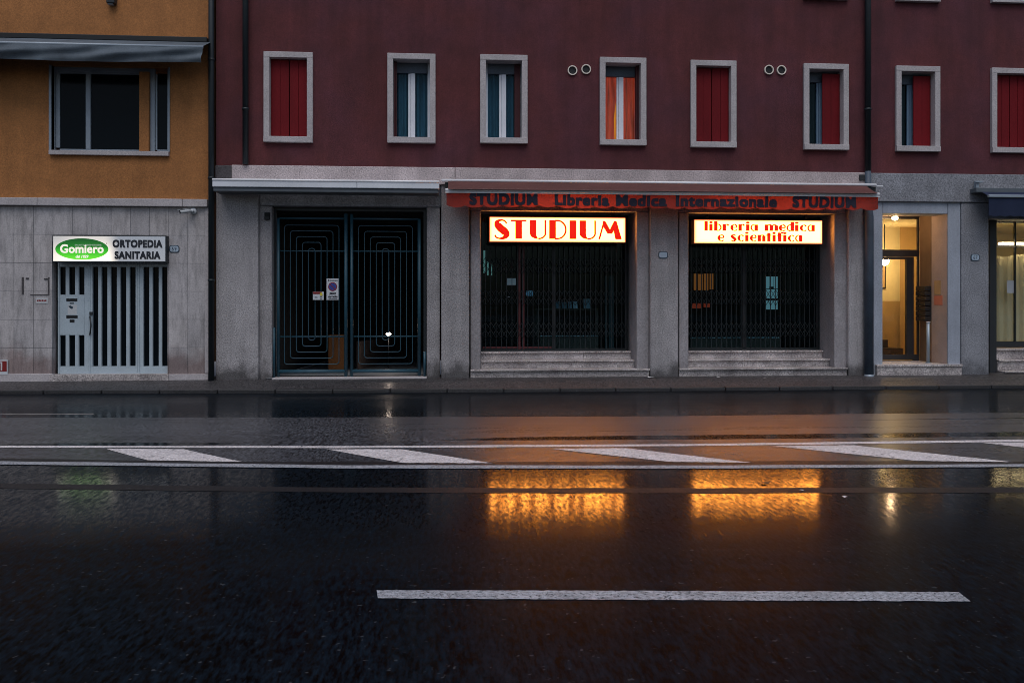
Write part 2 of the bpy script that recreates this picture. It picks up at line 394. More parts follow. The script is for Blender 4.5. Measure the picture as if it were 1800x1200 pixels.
M['tar'] = asphalt('tar_seam', (.008, .009, .011), .55, .15, .30, .3, fine=.3, ior=1.4)
M['pave'] = asphalt('wet_pavement', (.034, .032, .034), .6, .14, .22, .6, fine=.9, ior=1.5)
M['kerbstone'] = asphalt('kerb_stone', (.026, .026, .028), .6, .12, .3, .3, fine=.4)
M['white_line'] = mat('worn_white_paint', (.52, .50, .51), .55, var=.25, vscale=3, fine=.5, fscale=45, bump=.5, bscale=60, tint=(.25, .24, .25), tscale=2.5, tamt=.35)
M['white_worn'] = mat('grainy_white_paint', (.40, .41, .43), .55, var=.35, vscale=3, fine=.7, fscale=60, bump=.6, bscale=70, tint=(.05, .05, .055), tscale=30, tamt=.85)
def paint(name, col, scale, lo, hi, seed=0.0):
    m = mat(name, col, .55, var=.22, vscale=3, fine=.35, fscale=45, bump=.5, bscale=60)
    n = m.node_tree.nodes; l = m.node_tree.links
    tc = n.new('ShaderNodeTexCoord'); t = n.new('ShaderNodeTexNoise'); t.inputs['Scale'].default_value = scale; t.inputs['Detail'].default_value = 8; t.inputs['Roughness'].default_value = .75
    l.new(tc.outputs['Object'], t.inputs['Vector'])
    r = n.new('ShaderNodeMapRange'); r.inputs['From Min'].default_value = lo; r.inputs['From Max'].default_value = hi; l.new(t.outputs['Fac'], r.inputs['Value'])
    tr = n.new('ShaderNodeBsdfTransparent'); mx = n.new('ShaderNodeMixShader'); l.new(r.outputs[0], mx.inputs[0]); l.new(tr.outputs[0], mx.inputs[1]); l.new(n['Principled BSDF'].outputs[0], mx.inputs[2])
    l.new(mx.outputs[0], n['Material Output'].inputs[0]); return m
M['white_line'] = paint('worn_white_paint', (.66, .63, .64), 9, .34, .42)
M['white_worn'] = paint('grainy_white_paint', (.36, .38, .42), 42, .30, .50)
struct('road', mr, 'road')

def strip(name, top, bot, m, dz, sub=14, edge=0.0):
    """sheet on the road between two pixel polylines (same number of points)"""
    T, B = [], []
    for (a, b), (c, d) in zip(zip(top, top[1:]), zip(bot, bot[1:])):
        for k in range(sub):
            t = k / sub
            T.append((a[0] + (b[0] - a[0]) * t, a[1] + (b[1] - a[1]) * t)); B.append((c[0] + (d[0] - c[0]) * t, c[1] + (d[1] - c[1]) * t))
    T.append(top[-1]); B.append(bot[-1])
    mb = MB(); n = len(T); vs = []
    rows = 6
    for j in range(rows + 1):
        for i in range(n):
            px = T[i][0] + (B[i][0] - T[i][0]) * j / rows; py = T[i][1] + (B[i][1] - T[i][1]) * j / rows
            p = road(px, py, dz)
            if edge and j in (0, rows): p.y += random.uniform(-edge, edge)
            p.z = zr(p.y) + dz
            vs.append(p)
    fs = [(j * n + i, (j + 1) * n + i, (j + 1) * n + i + 1, j * n + i + 1) for j in range(rows) for i in range(n - 1)]
    mb.add(vs, fs); return struct(name, mb, m)

strip('asphalt_strip', [(-300, 735), (0, 734), (600, 733), (1200, 731), (1500, 727), (1800, 725), (2100, 722)],
      [(-300, 815), (0, 812), (600, 819), (1200, 820), (1500, 820), (1800, 817), (2100, 815)], 'strip', .002, edge=.015)
strip('tar_seam', [(-300, 805), (0, 805.5), (423, 811), (900, 811.5), (1320, 809.5), (1800, 810.5), (2100, 810)],
      [(-300, 811), (0, 811), (423, 816), (900, 818), (1320, 818), (1800, 816), (2100, 814)], 'tar', .0035, edge=.012)
strip('tar_seam', [(-300, 846), (0, 849), (600, 856), (1200, 857.5), (1800, 856), (2100, 854)],
      [(-300, 855), (0, 857.5), (600, 865), (1200, 866.5), (1800, 865), (2100, 863)], 'tar', .0018, edge=.012)
strip('edge_line', [(-300, 783.5), (0, 783), (600, 783.5), (1200, 780), (1800, 772), (2100, 767)],
      [(-300, 787), (0, 786.3), (600, 787), (1200, 783.5), (1800, 776), (2100, 771)], 'white_line', .0045, edge=.006)
strip('edge_line', [(-300, 805.5), (0, 810), (600, 817), (1200, 817.5), (1800, 815), (2100, 813)],
      [(-300, 811), (0, 815.5), (600, 822.5), (1200, 823), (1800, 820), (2100, 818)], 'white_worn', .006, edge=.006)
for TL, TR, BR, BL in [((185, 788), (322, 789), (425, 811), (259, 808.5)), ((574, 789), (707, 789), (866, 813.5), (707, 813)),
                       ((968, 788), (1100, 787), (1320, 812.5), (1175, 811)), ((1357, 783), (1500, 782), (1782, 811.5), (1613, 809.5)),
                       ((1728, 778), (1870, 776), (2160, 807), (1990, 807))]:
    strip('hatch_marking', [TL, TR], [BL, BR], 'white_line', .005, sub=24, edge=.008)
strip('lane_dash', [(662, 1036.5), (1180, 1037.5), (1685, 1039.5)], [(664, 1050.5), (1190, 1054), (1706, 1056)], 'white_worn', .003, sub=50, edge=.004)
for x0, x1, y in ((-40, 165, 727),):
    strip('gutter_line', [(x0, y - .5), (x1, y - .5 - (x0 > 1000))], [(x0, y + .6), (x1, y + .6 - (x0 > 1000))], 'concrete', .0018, edge=.01)

# pavement sheet and kerb stones
KH = .062
mp = MB(); n = 60
def pave_pt(i, j):
    x = -40 + 80 * i; ky = kerb_y(x) + .12
    y = ky + (.6 - ky) * j; return (x, y, KH + .10 * min(1, j * 1.25))
mp.grid(lambda u, v: pave_pt(u, v), 160, 8)
struct('pavement', mp, 'pave')
M['crack'] = mat('pavement_crack', (.008, .008, .009), .9)
def crack(pts, wd=.012):
    P = []
    for (x, v) in pts:
        q = pave_pt((x + 40) / 80, v); P.append(Vector(q) + Vector((0, 0, .0025)))
    Q = []
    for a, b in zip(P, P[1:]):
        for k in range(6):
            t = k / 6; q = a.lerp(b, t); q.x += random.uniform(-.015, .015); q.y += random.uniform(-.012, .012); Q.append(q)
    Q.append(P[-1]); mb = MB(); vs = []
    for q in Q:
        w_ = wd * random.uniform(.4, 1.0); vs += [q + Vector((-w_ * .3, w_, 0)), q + Vector((w_ * .3, -w_, 0))]
    mb.add(vs, [(2 * i, 2 * i + 1, 2 * i + 3, 2 * i + 2) for i in range(len(Q) - 1)]); struct('pavement_crack', mb, 'crack')
crack([(.55, .75), (.75, .5), (1.05, .3), (1.15, .02)]); crack([(-2.2, .12), (-.8, .18), (.6, .1)], .008); crack([(3.2, .7), (4.1, .55), (5.3, .6), (6.2, .45)], .008); crack([(8.2, .25), (9.4, .35), (10.8, .2)], .009); crack([(-3.1, .75), (-3.0, .02)], .009); crack([(-6.2, .7), (-6.1, .02)], .009)
mk = MB()
x = -30.0
while x < 30:
    x2 = x + .986; ya, yb = kerb_y(x), kerb_y(x2); h = KH + random.uniform(-.002, .002)
    mk.add([(x, ya, -.05), (x2, yb, -.05), (x2, yb + .13, -.05), (x, ya + .13, -.05), (x, ya, h), (x2, yb, h), (x2, yb + .13, h + .002), (x, ya + .13, h + .002)],
           [(0, 1, 5, 4), (4, 5, 6, 7), (1, 2, 6, 5), (3, 0, 4, 7)])
    x += 1.0
struct('kerb', mk, 'kerbstone', bevel=.012)

# ================================================================== maroon building
BX0, BX1 = X(379), 17.0
PY = .03                                     # plaster face
mb_loc = Vector((X(900), 0, .15))
bld = thing('maroon_building', mb_loc, 'long dark red plastered building with grey stone ground floor, shops and red shutters', 'building')
ZC0 = .5 * (Z(450, 316) + Z(1300, 325)); ZC1 = .5 * (Z(450, 291.5) + Z(1500, 303))      # cornice bottom, top
ZTOP = 12.5
HWW, HWH = .455, .85
WIN = [(465, 93, 550, 251, 'closed'), (682, 96, 765, 252, 'open_left'), (844, 98, 927, 253, 'open_right'), (1053, 102, 1136, 257, 'lit'),
       (1212, 107, 1294, 261, 'closed'), (1411, 113, 1490, 265, 'half'), (1573, 118, 1650, 267, 'half'), (1740, 121, 1817, 270, 'closed')]
wins = []
for a, b, c, d, k in WIN:
    p = W((a + c) / 2, (b + d) / 2, PY); wins.append((p.x, p.z, k))
for (a, c, yb) in ((1411, 1490, 1.0), (1573, 1650, 5), (1740, 1817, 7.5)):
    p = W((a + c) / 2, yb, PY); wins.append((p.x, p.z + HWH, 'closed'))

def wall_with_holes(mb, x0, x1, z0, z1, holes, yf, yb):
    xs = sorted({x0, x1, *[h[0] for h in holes], *[h[1] for h in holes]}); zs = sorted({z0, z1, *[h[2] for h in holes], *[h[3] for h in holes]})
    xs = [x for x in xs if x0 <= x <= x1]; zs = [z for z in zs if z0 <= z <= z1]
    for xa, xb in zip(xs, xs[1:]):
        run = None
        for za, zb in zip(zs, zs[1:]):
            cx, cz = (xa + xb) / 2, (za + zb) / 2
            hole = any(h[0] < cx < h[1] and h[2] < cz < h[3] for h in holes)
            if not hole:
                mb.add([(xa, yf, za), (xb, yf, za), (xb, yf, zb), (xa, yf, zb)], [(0, 1, 2, 3)])
                mb.add([(xa, yb, za), (xb, yb, za), (xb, yb, zb), (xa, yb, zb)], [(3, 2, 1, 0)])
    for h in holes:
        a, b, c, d = max(h[0], x0), min(h[1], x1), max(h[2], z0), min(h[3], z1)
        mb.add([(a, yf, c), (b, yf, c), (b, yb, c), (a, yb, c), (a, yf, d), (b, yf, d), (b, yb, d), (a, yb, d)],
               [(0, 3, 2, 1), (4, 5, 6, 7), (0, 4, 7, 3), (1, 2, 6, 5)])
mw = MB()
holes = [(x - .36, x + .36, z - .755, z + .755) for x, z, k in wins]
wall_with_holes(mw, BX0, BX1, ZC0, ZTOP, holes, PY, .40)
mw.add([(BX0, .40, ZTOP), (BX1, .40, ZTOP), (BX1, 9, ZTOP), (BX0, 9, ZTOP)], [(0, 1, 2, 3)])          # roof slab
mw.add([(BX0, 9, -.1), (BX1, 9, -.1), (BX1, 9, ZTOP), (BX0, 9, ZTOP)], [(0, 1, 2, 3)])
mw.add([(BX0, .4, ZC0), (BX0, 9, ZC0), (BX0, 9, ZTOP), (BX0, .4, ZTOP)], [(0, 1, 2, 3)])
mw.add([(BX1, .03, -.1), (BX1, 9, -.1), (BX1, 9, ZTOP), (BX1, .03, ZTOP)], [(0, 1, 2, 3)])
mw.add([(BX0, PY, ZTOP), (BX1, PY, ZTOP), (BX1, .4, ZTOP), (BX0, .4, ZTOP)], [(0, 1, 2, 3)])
mw.build('wall', 'maroon', bld)

def leaf_shutter(x0, x1, z0, z1, y, parent, boards=3, m='red_shutter'):
    s = MB(); wd = (x1 - x0) / boards
    for k in range(boards): s.box(x0 + k * wd + .003, x0 + (k + 1) * wd - .003, y, y + .03, z0, z1)
    s.box(x0 + .01, x1 - .01, y + .03, y + .05, z0 + .15, z0 + .25); s.box(x0 + .01, x1 - .01, y + .03, y + .05, z1 - .25, z1 - .15)
    return s.build('shutter', m, parent, bevel=.003)

for x, z, kind in wins:
    f = MB(); t = .108
    f.box(x - HWW, x + HWW, -.035, .05, z + HWH - t, z + HWH)                      # lintel stone
    f.box(x - HWW, x + HWW, -.055, .05, z - HWH, z - HWH + t)                      # sill stone
    f.box(x - HWW, x - HWW + t, -.035, .05, z - HWH + t, z + HWH - t)
    f.box(x + HWW - t, x + HWW, -.035, .05, z - HWH + t, z + HWH - t)
    fr = f.build('window', 'frame_stone', bld, bevel=.006)
    lin = MB(); ix, iz = HWW - t, HWH - t
    lin.box(x - ix - .02, x - ix, .05, .38, z - iz, z + iz); lin.box(x + ix, x + ix + .02, .05, .38, z - iz, z + iz)
    lin.box(x - ix - .02, x + ix + .02, .05, .38, z + iz, z + iz + .02); lin.box(x - ix - .02, x + ix + .02, .05, .38, z - iz - .02, z - iz)
    lin.build('reveal', 'frame_stone' if kind != 'lit' else 'frame_stone', fr)
    L, Rr = x - ix, x + ix
    if kind == 'closed':
        leaf_shutter(L + .005, x - .004, z - iz + .005, z + iz - .005, .10, fr, 2); leaf_shutter(x + .004, Rr - .005, z - iz + .005, z + iz - .005, .10, fr, 2)
        continue
    ys = .26
    s = MB(); st = .05
    s.box(L, L + st, ys, ys + .05, z - iz, z + iz); s.box(Rr - st, Rr, ys, ys + .05, z - iz, z + iz)
    s.box(L + st, Rr - st, ys, ys + .05, z - iz, z - iz + .045)
    s.box(x - .075, x - .035, ys - .004, ys + .046, z - iz + .045, z + iz - .2); s.box(x - .032, x + .06, ys - .02, ys + .04, z - iz + .045, z + iz - .2)
    s.build('sash', 'sash_blue' if kind == 'half' else 'white_sash', fr, bevel=.004)
    hd = MB(); hd.box(L + st, Rr - st, ys - .03, ys + .05, z + iz - .20, z + iz); hd.build('shaded_head', 'pipe_base', fr, bevel=.004)  # sash head coloured dark to stand for the shade under the lintel
    p = MB(); p.box(L + st, x - .078, ys + .02, ys + .026, z - iz + .045, z + iz - .2); p.box(x + .063, Rr - st, ys + .02, ys + .026, z - iz + .045, z + iz - .2)
    p.build('pane', 'pane', fr)
    c = MB()
    def cfn(u, v, x0=L + .02, x1=Rr - .02, ph=random.random() * 6):
        xx = x0 + (x1 - x0) * u; return (xx, ys + .10 + .032 * math.sin(xx * 52 + ph) + .01 * math.sin(xx * 23), z - iz + .02 + (2 * iz - .1) * v)
    c.grid(cfn, 60, 2)
    c.build('curtain', 'curtain_lit' if kind == 'lit' else 'interior' if kind == 'half' else 'curtain', fr)
    if kind == 'lit':
        g = MB(); g.prism([(x - .10, z - iz + .05), (x - .08, z - iz + .05), (x - .08, z + .05), (x - .115, z - .28)], ys + .06, ys + .064)
        g.build('curtain_gap', 'curtain_gap', fr)
    # shutters folded back against the reveal, or one leaf shut
    def folded(xe, sgn, wd=.10):
        s = MB(); s.box(xe, xe + sgn * .03, .10, .10 + .14, z - iz + .01, z + iz - .01); s.box(xe + sgn * .034, xe + sgn * .055, .12, .10 + .13, z - iz + .01, z + iz - .01)
        s.build('shutter', 'shutter_shaded', fr)
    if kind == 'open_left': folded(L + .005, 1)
    if kind == 'open_right': leaf_shutter(Rr - .13, Rr - .01, z - iz + .01, z + iz - .01, .20, fr, 1, 'shutter_shaded')
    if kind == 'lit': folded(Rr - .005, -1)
    if kind == 'half': leaf_shutter(x - .02, Rr - .005, z - iz + .01, z + iz - .05, .12, fr, 2)

# cornice band (three lengths, the right one in the grey render colour)
jx = X(800); rx = X(1527)
mc = MB(); mc.box(X(408), jx - .004, -.045, .1, ZC0 - .06, ZC1); mc.box(jx + .004, rx - .06, -.045, .1, ZC0 - .06, ZC1)
mc.build('cornice', 'cornice', bld, bevel=.012)
mc = MB(); mc.box(BX0, X(408) - .002, -.04, .1, ZC0 - .06, ZC1 - .01); o = mc.build('cornice', 'grime', bld, bevel=.012); o['label'] = 'blackened stained end of the stone band'
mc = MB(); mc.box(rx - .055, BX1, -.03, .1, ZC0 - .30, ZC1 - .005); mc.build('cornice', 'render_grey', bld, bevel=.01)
mc = MB(); mc.pbox(1511, 307, 1522, 317, -.07, -.04); mc.build('junction_box', 'dark_metal', bld, bevel=.003)

# vents
for px, py in ((1006, 124.5), (1030, 122.5), (1351, 123.5), (1373, 124)):
    p = W(px, py, PY); v = MB(); n = 24
    def ring(r, y): return [(p.x + r * math.cos(2 * math.pi * k / n), y, p.z + r * math.sin(2 * math.pi * k / n)) for k in range(n)]
    rs = [ring(.094, PY), ring(.094, PY - .035), ring(.074, PY - .035), ring(.074, PY + .03)]
    v.add([q for r in rs for q in r], [(i * n + k, i * n + (k + 1) % n, (i + 1) * n + (k + 1) % n, (i + 1) * n + k) for i in range(3) for k in range(n)])
    vo = v.build('vent_pipe', 'vent_ring', bld)
    h = MB(); h.add(ring(.074, PY - .004), [tuple(range(n))]); h.build('vent_opening', 'black', vo)

# ---- ground floor stonework. Pier faces at y=0, floor level z=.15
Z0 = .10
def pier(px0, px1, yf, yb, ztop, m='agg', zb=Z0, name='pier', bev=.02):
    b = MB(); b.box(X(px0, yf), X(px1, yf), yf, yb, zb, ztop); return b.build(name, m, bld, bevel=bev)
ZB = ZC0 - .065                                  # underside of the cornice band
zgate = Z(612, 363, .12)                         # gate lintel
pier(379, 454, 0, .5, ZB)
pier(455.5, 478, .12, .6, zgate, 'agg')
pier(750, 773.5, .12, .6, zgate, 'agg')
pier(775.5, 825, 0, 2.0, ZB)
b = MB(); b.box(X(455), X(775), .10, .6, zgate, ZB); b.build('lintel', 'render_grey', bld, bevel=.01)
YS = .80                                          # shop glass plane
zs1 = Z(980, 371, .10); zs2 = Z(1330, 375, .10)
pier(827, 845, .10, YS + .15, zs1, 'jamb')
pier(1119, 1141, .10, YS + .15, zs1, 'jamb')
pier(1143, 1192, 0, 2.8, ZB)
pier(1193.5, 1210.5, .10, YS + .15, zs2, 'jamb')
pier(1466.5, 1489.5, .10, YS + .15, zs2, 'jamb')
pier(1491.5, 1519, 0, 1.0, ZB)
b = MB(); b.box(X(826), X(1142), .08, YS + .15, zs1, ZB); b.build('lintel', 'render_grey', bld, bevel=.01)
b = MB(); b.box(X(1193), X(1490.5), .08, YS + .15, zs2, ZB); b.build('lintel', 'render_grey', bld, bevel=.01)
# entrance surround, right pier, third shop
ze = Z(1610, 375.5, .03); zlin = Z(1600, 353, 0)
b = MB(); b.box(X(1519.6), X(1551.5, .03), .03, .45, Z0, zlin); b.build('door_surround', 'surround', bld, bevel=.008)
b = MB(); b.box(X(1666.5, .03), X(1688, .03), .03, .45, Z0 + .2, zlin); b.build('door_surround', 'surround', bld, bevel=.008)
b = MB(); b.box(X(1552, .03), X(1666, .03), .034, .45, ze, zlin - .002); b.build('door_surround', 'surround', bld, bevel=.008)
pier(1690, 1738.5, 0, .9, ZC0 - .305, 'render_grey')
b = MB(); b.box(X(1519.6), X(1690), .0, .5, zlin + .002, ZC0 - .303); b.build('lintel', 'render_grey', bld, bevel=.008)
pier(1739.5, 1752, .25, .9, ZC0 - .31, 'dark_metal', bev=.005)
xe3 = X(2010)
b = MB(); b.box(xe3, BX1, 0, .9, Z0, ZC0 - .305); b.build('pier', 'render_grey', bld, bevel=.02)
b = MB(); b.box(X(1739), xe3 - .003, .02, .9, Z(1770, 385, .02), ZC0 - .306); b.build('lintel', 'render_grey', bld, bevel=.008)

# ---- shop steps (three granite treads each)
def step(x0, x1, yf, z0, z1, yb, seed=0):
    s = MB(); xm = x0 + (x1 - x0) * (.48 + .1 * (seed % 3))
    s.box(x0, xm - .003, yf, yb, z0, z1 - .035); s.box(xm + .003, x1, yf, yb, z0, z1 - .035)
    s.box(x0, x1, yf - .05, yb, z1 - .030, z1)
    return s.build('step', 'step', bld, bevel=.006)
for k, (pl, pr, prr, prb) in enumerate(((826, 1117, 1109, 1143), (1193, 1461, 1446, 1491))):
    xl = X(pl + 20 - (4 if k else 0), .2)
    step(X(pl + 1.2), X(prb - 1), .03, Z0, .30, 1.2, k)
    step(xl, X(pr, .34), .34, .30, .455, 1.2, k + 1)
    step(xl + .01, X(prr, .62), .62, .455, .61, 1.2, k + 2)
    # oblique right-hand cheek of the recess
    c = MB(); c.box(X(pr, .34) + .004, X(prb - 24, .1) + .02, .36, YS + .15, .30, zs1 if not k else zs2); c.build('cheek', 'jamb', bld, bevel=.01)

# ---- shop windows
def shop(pl, pr, zt, mull, doors, name_light):
    xl, xr = X(pl, .2) + .0, X(pr, .62)
    f = MB(); y0, y1 = YS, YS + .05
    f.box(xl, xl + .05, y0, y1, .612, zt); f.box(xr - .05, xr, y0, y1, .612, zt)
    f.box(xl + .05, xr - .05, y0, y1, .612, .66); f.box(xl + .05, xr - .05, y0, y1, zt - .06, zt)
    f.box(X(mull - 3, YS), X(mull + 3, YS), y0 - .01, y1, .66, zt - .06)
    fr = f.build('shop_window', 'dark_metal', bld, bevel=.004)
    g = MB(); g.box(xl + .05, xr - .05, YS + .022, YS + .028, .66, zt - .06); g.build('pane', 'pane', fr)
    if doors:
        d = MB()
        for px in doors: d.box(X(px, YS) - .02, X(px, YS) + .02, y0 - .015, y1 - .01, .64, zt - .3)
        d.box(xl + .06, X(mull - 4, YS), y0 - .012, y1 - .02, .665, .70)
        d.build('door_frame', mat('dark_red_door_frame', (.10, .018, .022), .5), fr)
        h = MB(); h.tube([(X(889, YS) , YS - .04, Z(890, 522, YS)), (X(896, YS), YS - .04, Z(890, 522, YS))], .008); h.build('handle', 'steel', fr)
    i = MB()
    x0, x1 = xl - .1, xr + .1
    i.add([(x0, YS + .06, .58), (x1, YS + .06, .58), (x1, 3, .58), (x0, 3, .58), (x0, YS + .06, 3.6), (x1, YS + .06, 3.6), (x1, 3, 3.6), (x0, 3, 3.6)],
          [(0, 1, 2, 3), (4, 7, 6, 5), (0, 3, 7, 4), (1, 5, 6, 2), (3, 2, 6, 7)])
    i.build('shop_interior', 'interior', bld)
    return xl, xr
s1 = shop(845, 1106, zs1, 973.5, (913, 920), 0)
s2 = shop(1210.5, 1446, zs2, 1308, None, 0)
# lit and daylit rear windows seen deep inside the shops
def rear(a, b, c, d, col, st, bars, Y=2.85):
    g = MB(); x0, x1 = X(a, Y), X(c, Y); z1, z0 = Z(a, b, Y), Z(a, d, Y)
    n = len(bars)
    for k in range(n):
        (u0, u1, v0, v1) = bars[k]
        g.box(x0 + (x1 - x0) * u0, x0 + (x1 - x0) * u1, Y, Y + .02, z0 + (z1 - z0) * v0, z0 + (z1 - z0) * v1)
    return g.build('rear_window', emission('rear_window_light', col, st * .6 * G), bld)
rear(1220, 481, 1254, 510, (1.0, .27, .06), .30, [(0, .16, 0, 1), (.22, .45, 0, .98), (.52, .74, 0, 1), (.82, 1, .05, 1)])
rear(1217, 533, 1248, 542, (1.0, .12, .06), .22, [(0, .5, 0, 1), (.65, 1, .2, 1)])
rear(1346, 486, 1367, 545, (.30, .55, .62), .50, [(0, 1, .35, .62), (0, .3, .64, 1), (.35, .65, .7, 1), (.7, 1, .64, 1), (0, 1, .02, .28)])
rear(848, 440, 866, 484, (.35, .62, .55), .40, [(.1, .35, .1, 1), (.45, .6, 0, .55), (.8, .95, .0, .45)])

# ---- entrance vestibule
XE0, XE1 = X(1552, .03), X(1666, .03)
YD = 1.05
zf = Z(1600, 640, .05)
b = MB(); b.box(X(1540), X(1689), -.03, YD + .2, Z0, zf - .05); b.box(X(1540) - .01, X(1689) + .01, -.05, YD + .2, zf - .048, zf); b.build('step', 'step', bld, bevel=.006)
b = MB(); b.add([(XE1 + .002, .45, zf), (XE1 + .002, .60, zf), (XE1 + .002, .60, ze + .05), (XE1 + .002, .45, ze + .05)], [(0, 1, 2, 3)])
b.add([(XE1 - .002, .06, zf), (XE1 - .002, .60, zf), (XE1 - .002, .60, ze + .05), (XE1 - .002, .06, ze + .05)], [(0, 1, 2, 3)])
b.build('vestibule_wall', 'reveal', bld)
XB = X(1641, .60)
b = MB(); b.box(XE1 - .003, XE1 + .1, .602, YD, zf, ze + .05); b.build('mailbox_recess', 'brown_wall', bld)
b = MB(); b.box(XE0 - .3, XE1 + .3, .455, YD + .02, ze + .05, ze + .12); b.build('vestibule_ceiling', 'reveal', bld)
b = MB(); b.box(XE0 - .12, XE0 - .1, .455, YD + .02, zf, ze + .05); b.build('vestibule_wall', 'reveal', bld)
# glazed door
d = MB(); y0, y1 = YD, YD + .06
xs0 = XE0 - .1; xs1 = XE1 - .004
ztr0, ztr1 = Z(1600, 451, YD), Z(1600, 439, YD)
d.box(xs0, xs1, y0, y1, ztr0, ztr1)
xj = X(1613.5, YD)
d.box(xj, xs1, y0, y1, zf, ztr0); d.box(xj, xs1, y0, y1, ztr1, ze + .05)
d.box(xs0, xj, y0, y1, ze + .0, ze + .05)
df = d.build('entrance_door', 'door_bronze', bld, bevel=.004)
d = MB()
d.box(X(1593.5, YD), X(1606, YD), y0 - .01, y1 + .002, zf + .02, ztr0 - .005)
d.box(xs0, X(1593.5, YD), y0 - .01, y1 + .002, zf + .02, Z(1580, 623, YD)); d.box(xs0, X(1593.5, YD), y0 - .01, y1 + .002, Z(1580, 456, YD), ztr0 - .005)
d.box(X(1606.3, YD), xj, y0, y1, zf, Z(1610, 623, YD))
d.build('door_leaf', 'door_bronze', df, bevel=.004)
d = MB(); d.box(xs0, X(1593, YD), y0 + .02, y0 + .026, Z(1580, 622, YD), Z(1580, 457, YD)); d.box(X(1607, YD), xj, y0 + .02, y0 + .026, Z(1610, 622, YD), ztr0)
d.box(xs0, xj, y0 + .02, y0 + .026, ztr1, ze); d.build('pane', 'pane_clear', df)
# hall behind it
HX0, HX1, HY = XE0 - .75, X(1625, 2.6), 3.4
zd = Z(1570, 529, HY)
b = MB(); b.add([(HX0, HY, zd), (X(1582, HY), HY, zd), (X(1582, HY), HY, 3.4), (HX0, HY, 3.4)], [(0, 1, 2, 3)])
b.add([(HX0, YD + .1, zf), (HX0, HY, zf), (HX0, HY, 3.4), (HX0, YD + .1, 3.4)], [(0, 1, 2, 3)])
b.add([(HX0, YD + .06, 3.4), (HX1 + 1, YD + .06, 3.4), (HX1 + 1, HY, 3.4), (HX0, HY, 3.4)], [(0, 1, 2, 3)])
b.build('hall_wall', 'cream_wall', bld)
b = MB(); b.add([(HX0, HY - .004, zf), (X(1582, HY), HY - .004, zf), (X(1582, HY), HY - .004, zd), (HX0, HY - .004, zd)], [(0, 1, 2, 3)])
b.add([(X(1582, HY - .1), HY - .1, zf), (HX1 + 1, HY - .1, zf), (HX1 + 1, HY - .1, 3.4), (X(1582, HY - .1), HY - .1, 3.4)], [(0, 1, 2, 3)])
b.add([(HX1 + .6, YD + .1, zf), (HX1 + .6, HY, zf), (HX1 + .6, HY, 3.4), (HX1 + .6, YD + .1, 3.4)], [(0, 1, 2, 3)])
b.add([(HX0, YD, zf), (HX1 + 1, YD, zf), (HX1 + 1, HY, zf), (HX0, HY, zf)], [(0, 1, 2, 3)])
o = b.build('hall_wall', 'tan_wall', bld); o['label'] = 'tan lower wall of the hall'
b = MB(); y = HY - .9
for k, (pr, pt) in enumerate(((1588, 612), (1572, 597))):
    b.box(HX0 + .1, X(pr, y), y + k * .28, HY - .1, zf, Z(1570, pt, y + k * .28))
o = b.build('hall_stairs', 'wood_dark', bld, bevel=.005)

# ---- third shop
zt3 = Z(1770, 391, .55); zbs = Z(1770, 600, .55)
f = MB(); Y3 = .55; xl = X(1752.5, .3) ; xr = xe3 - .02
f.box(xl, xl + .03, Y3, Y3 + .05, zbs, zt3); f.box(xr - .05, xr, Y3, Y3 + .05, zbs, zt3)
f.box(xl + .03, xr - .05, Y3, Y3 + .05, zbs - .12, zbs); f.box(xl + .03, xr - .05, Y3, Y3 + .05, zt3, zt3 + .3)
f.box(X(1784, Y3), X(1786.5, Y3), Y3, Y3 + .05, zbs, zt3)
f3 = f.build('shop_window', 'dark_metal', bld, bevel=.004)
f = MB(); f.box(xl + .03, X(1784, Y3), Y3 - .02, Y3 + .03, Z(1770, 435, Y3), Z(1770, 431.5, Y3)); f.box(X(1786.5, Y3), xr - .05, Y3 - .02, Y3 + .03, Z(1770, 435, Y3), Z(1770, 431.5, Y3))
f.build('transom', 'cream_wall', f3, bevel=.004)
g = MB(); g.box(xl + .03, xr - .05, Y3 + .04, Y3 + .046, zbs, zt3); g.build('pane', 'pane_clear', f3)
c = MB()
def c3(u, v):
    xx = xl + .03 + (xr - xl - .08) * u; zt = Z(1770, 449, .8) + .03 * math.sin(xx * 9)
    return (xx, .80 + .03 * math.sin(xx * 33) + .012 * math.sin(xx * 71), zbs + (zt - zbs) * v)
c.grid(c3, 160, 4); c.build('curtain', 'curtain_cream', f3)
for k, (yf, zt_, zb_) in enumerate(((.10, Z(1770, 652, .1), Z0), (.28, Z(1770, 632, .28), Z(1770, 652, .1)), (.45, Z(1770, 613, .45), Z(1770, 632, .28)))):
    step(xl, xr, yf, zb_, zt_, .9, k)
i = MB(); x0, x1 = xl, xr
i.add([(x0, .9, .3), (x1, .9, .3), (x1, 4, .3), (x0, 4, .3), (x0, .62, 3.3), (x1, .62, 3.3), (x1, 4, 3.3), (x0, 4, 3.3)],
      [(0, 1, 2, 3), (4, 7, 6, 5), (0, 3, 7, 4), (1, 5, 6, 2), (3, 2, 6, 7)])
i.build('shop_interior', 'cream_wall', bld)

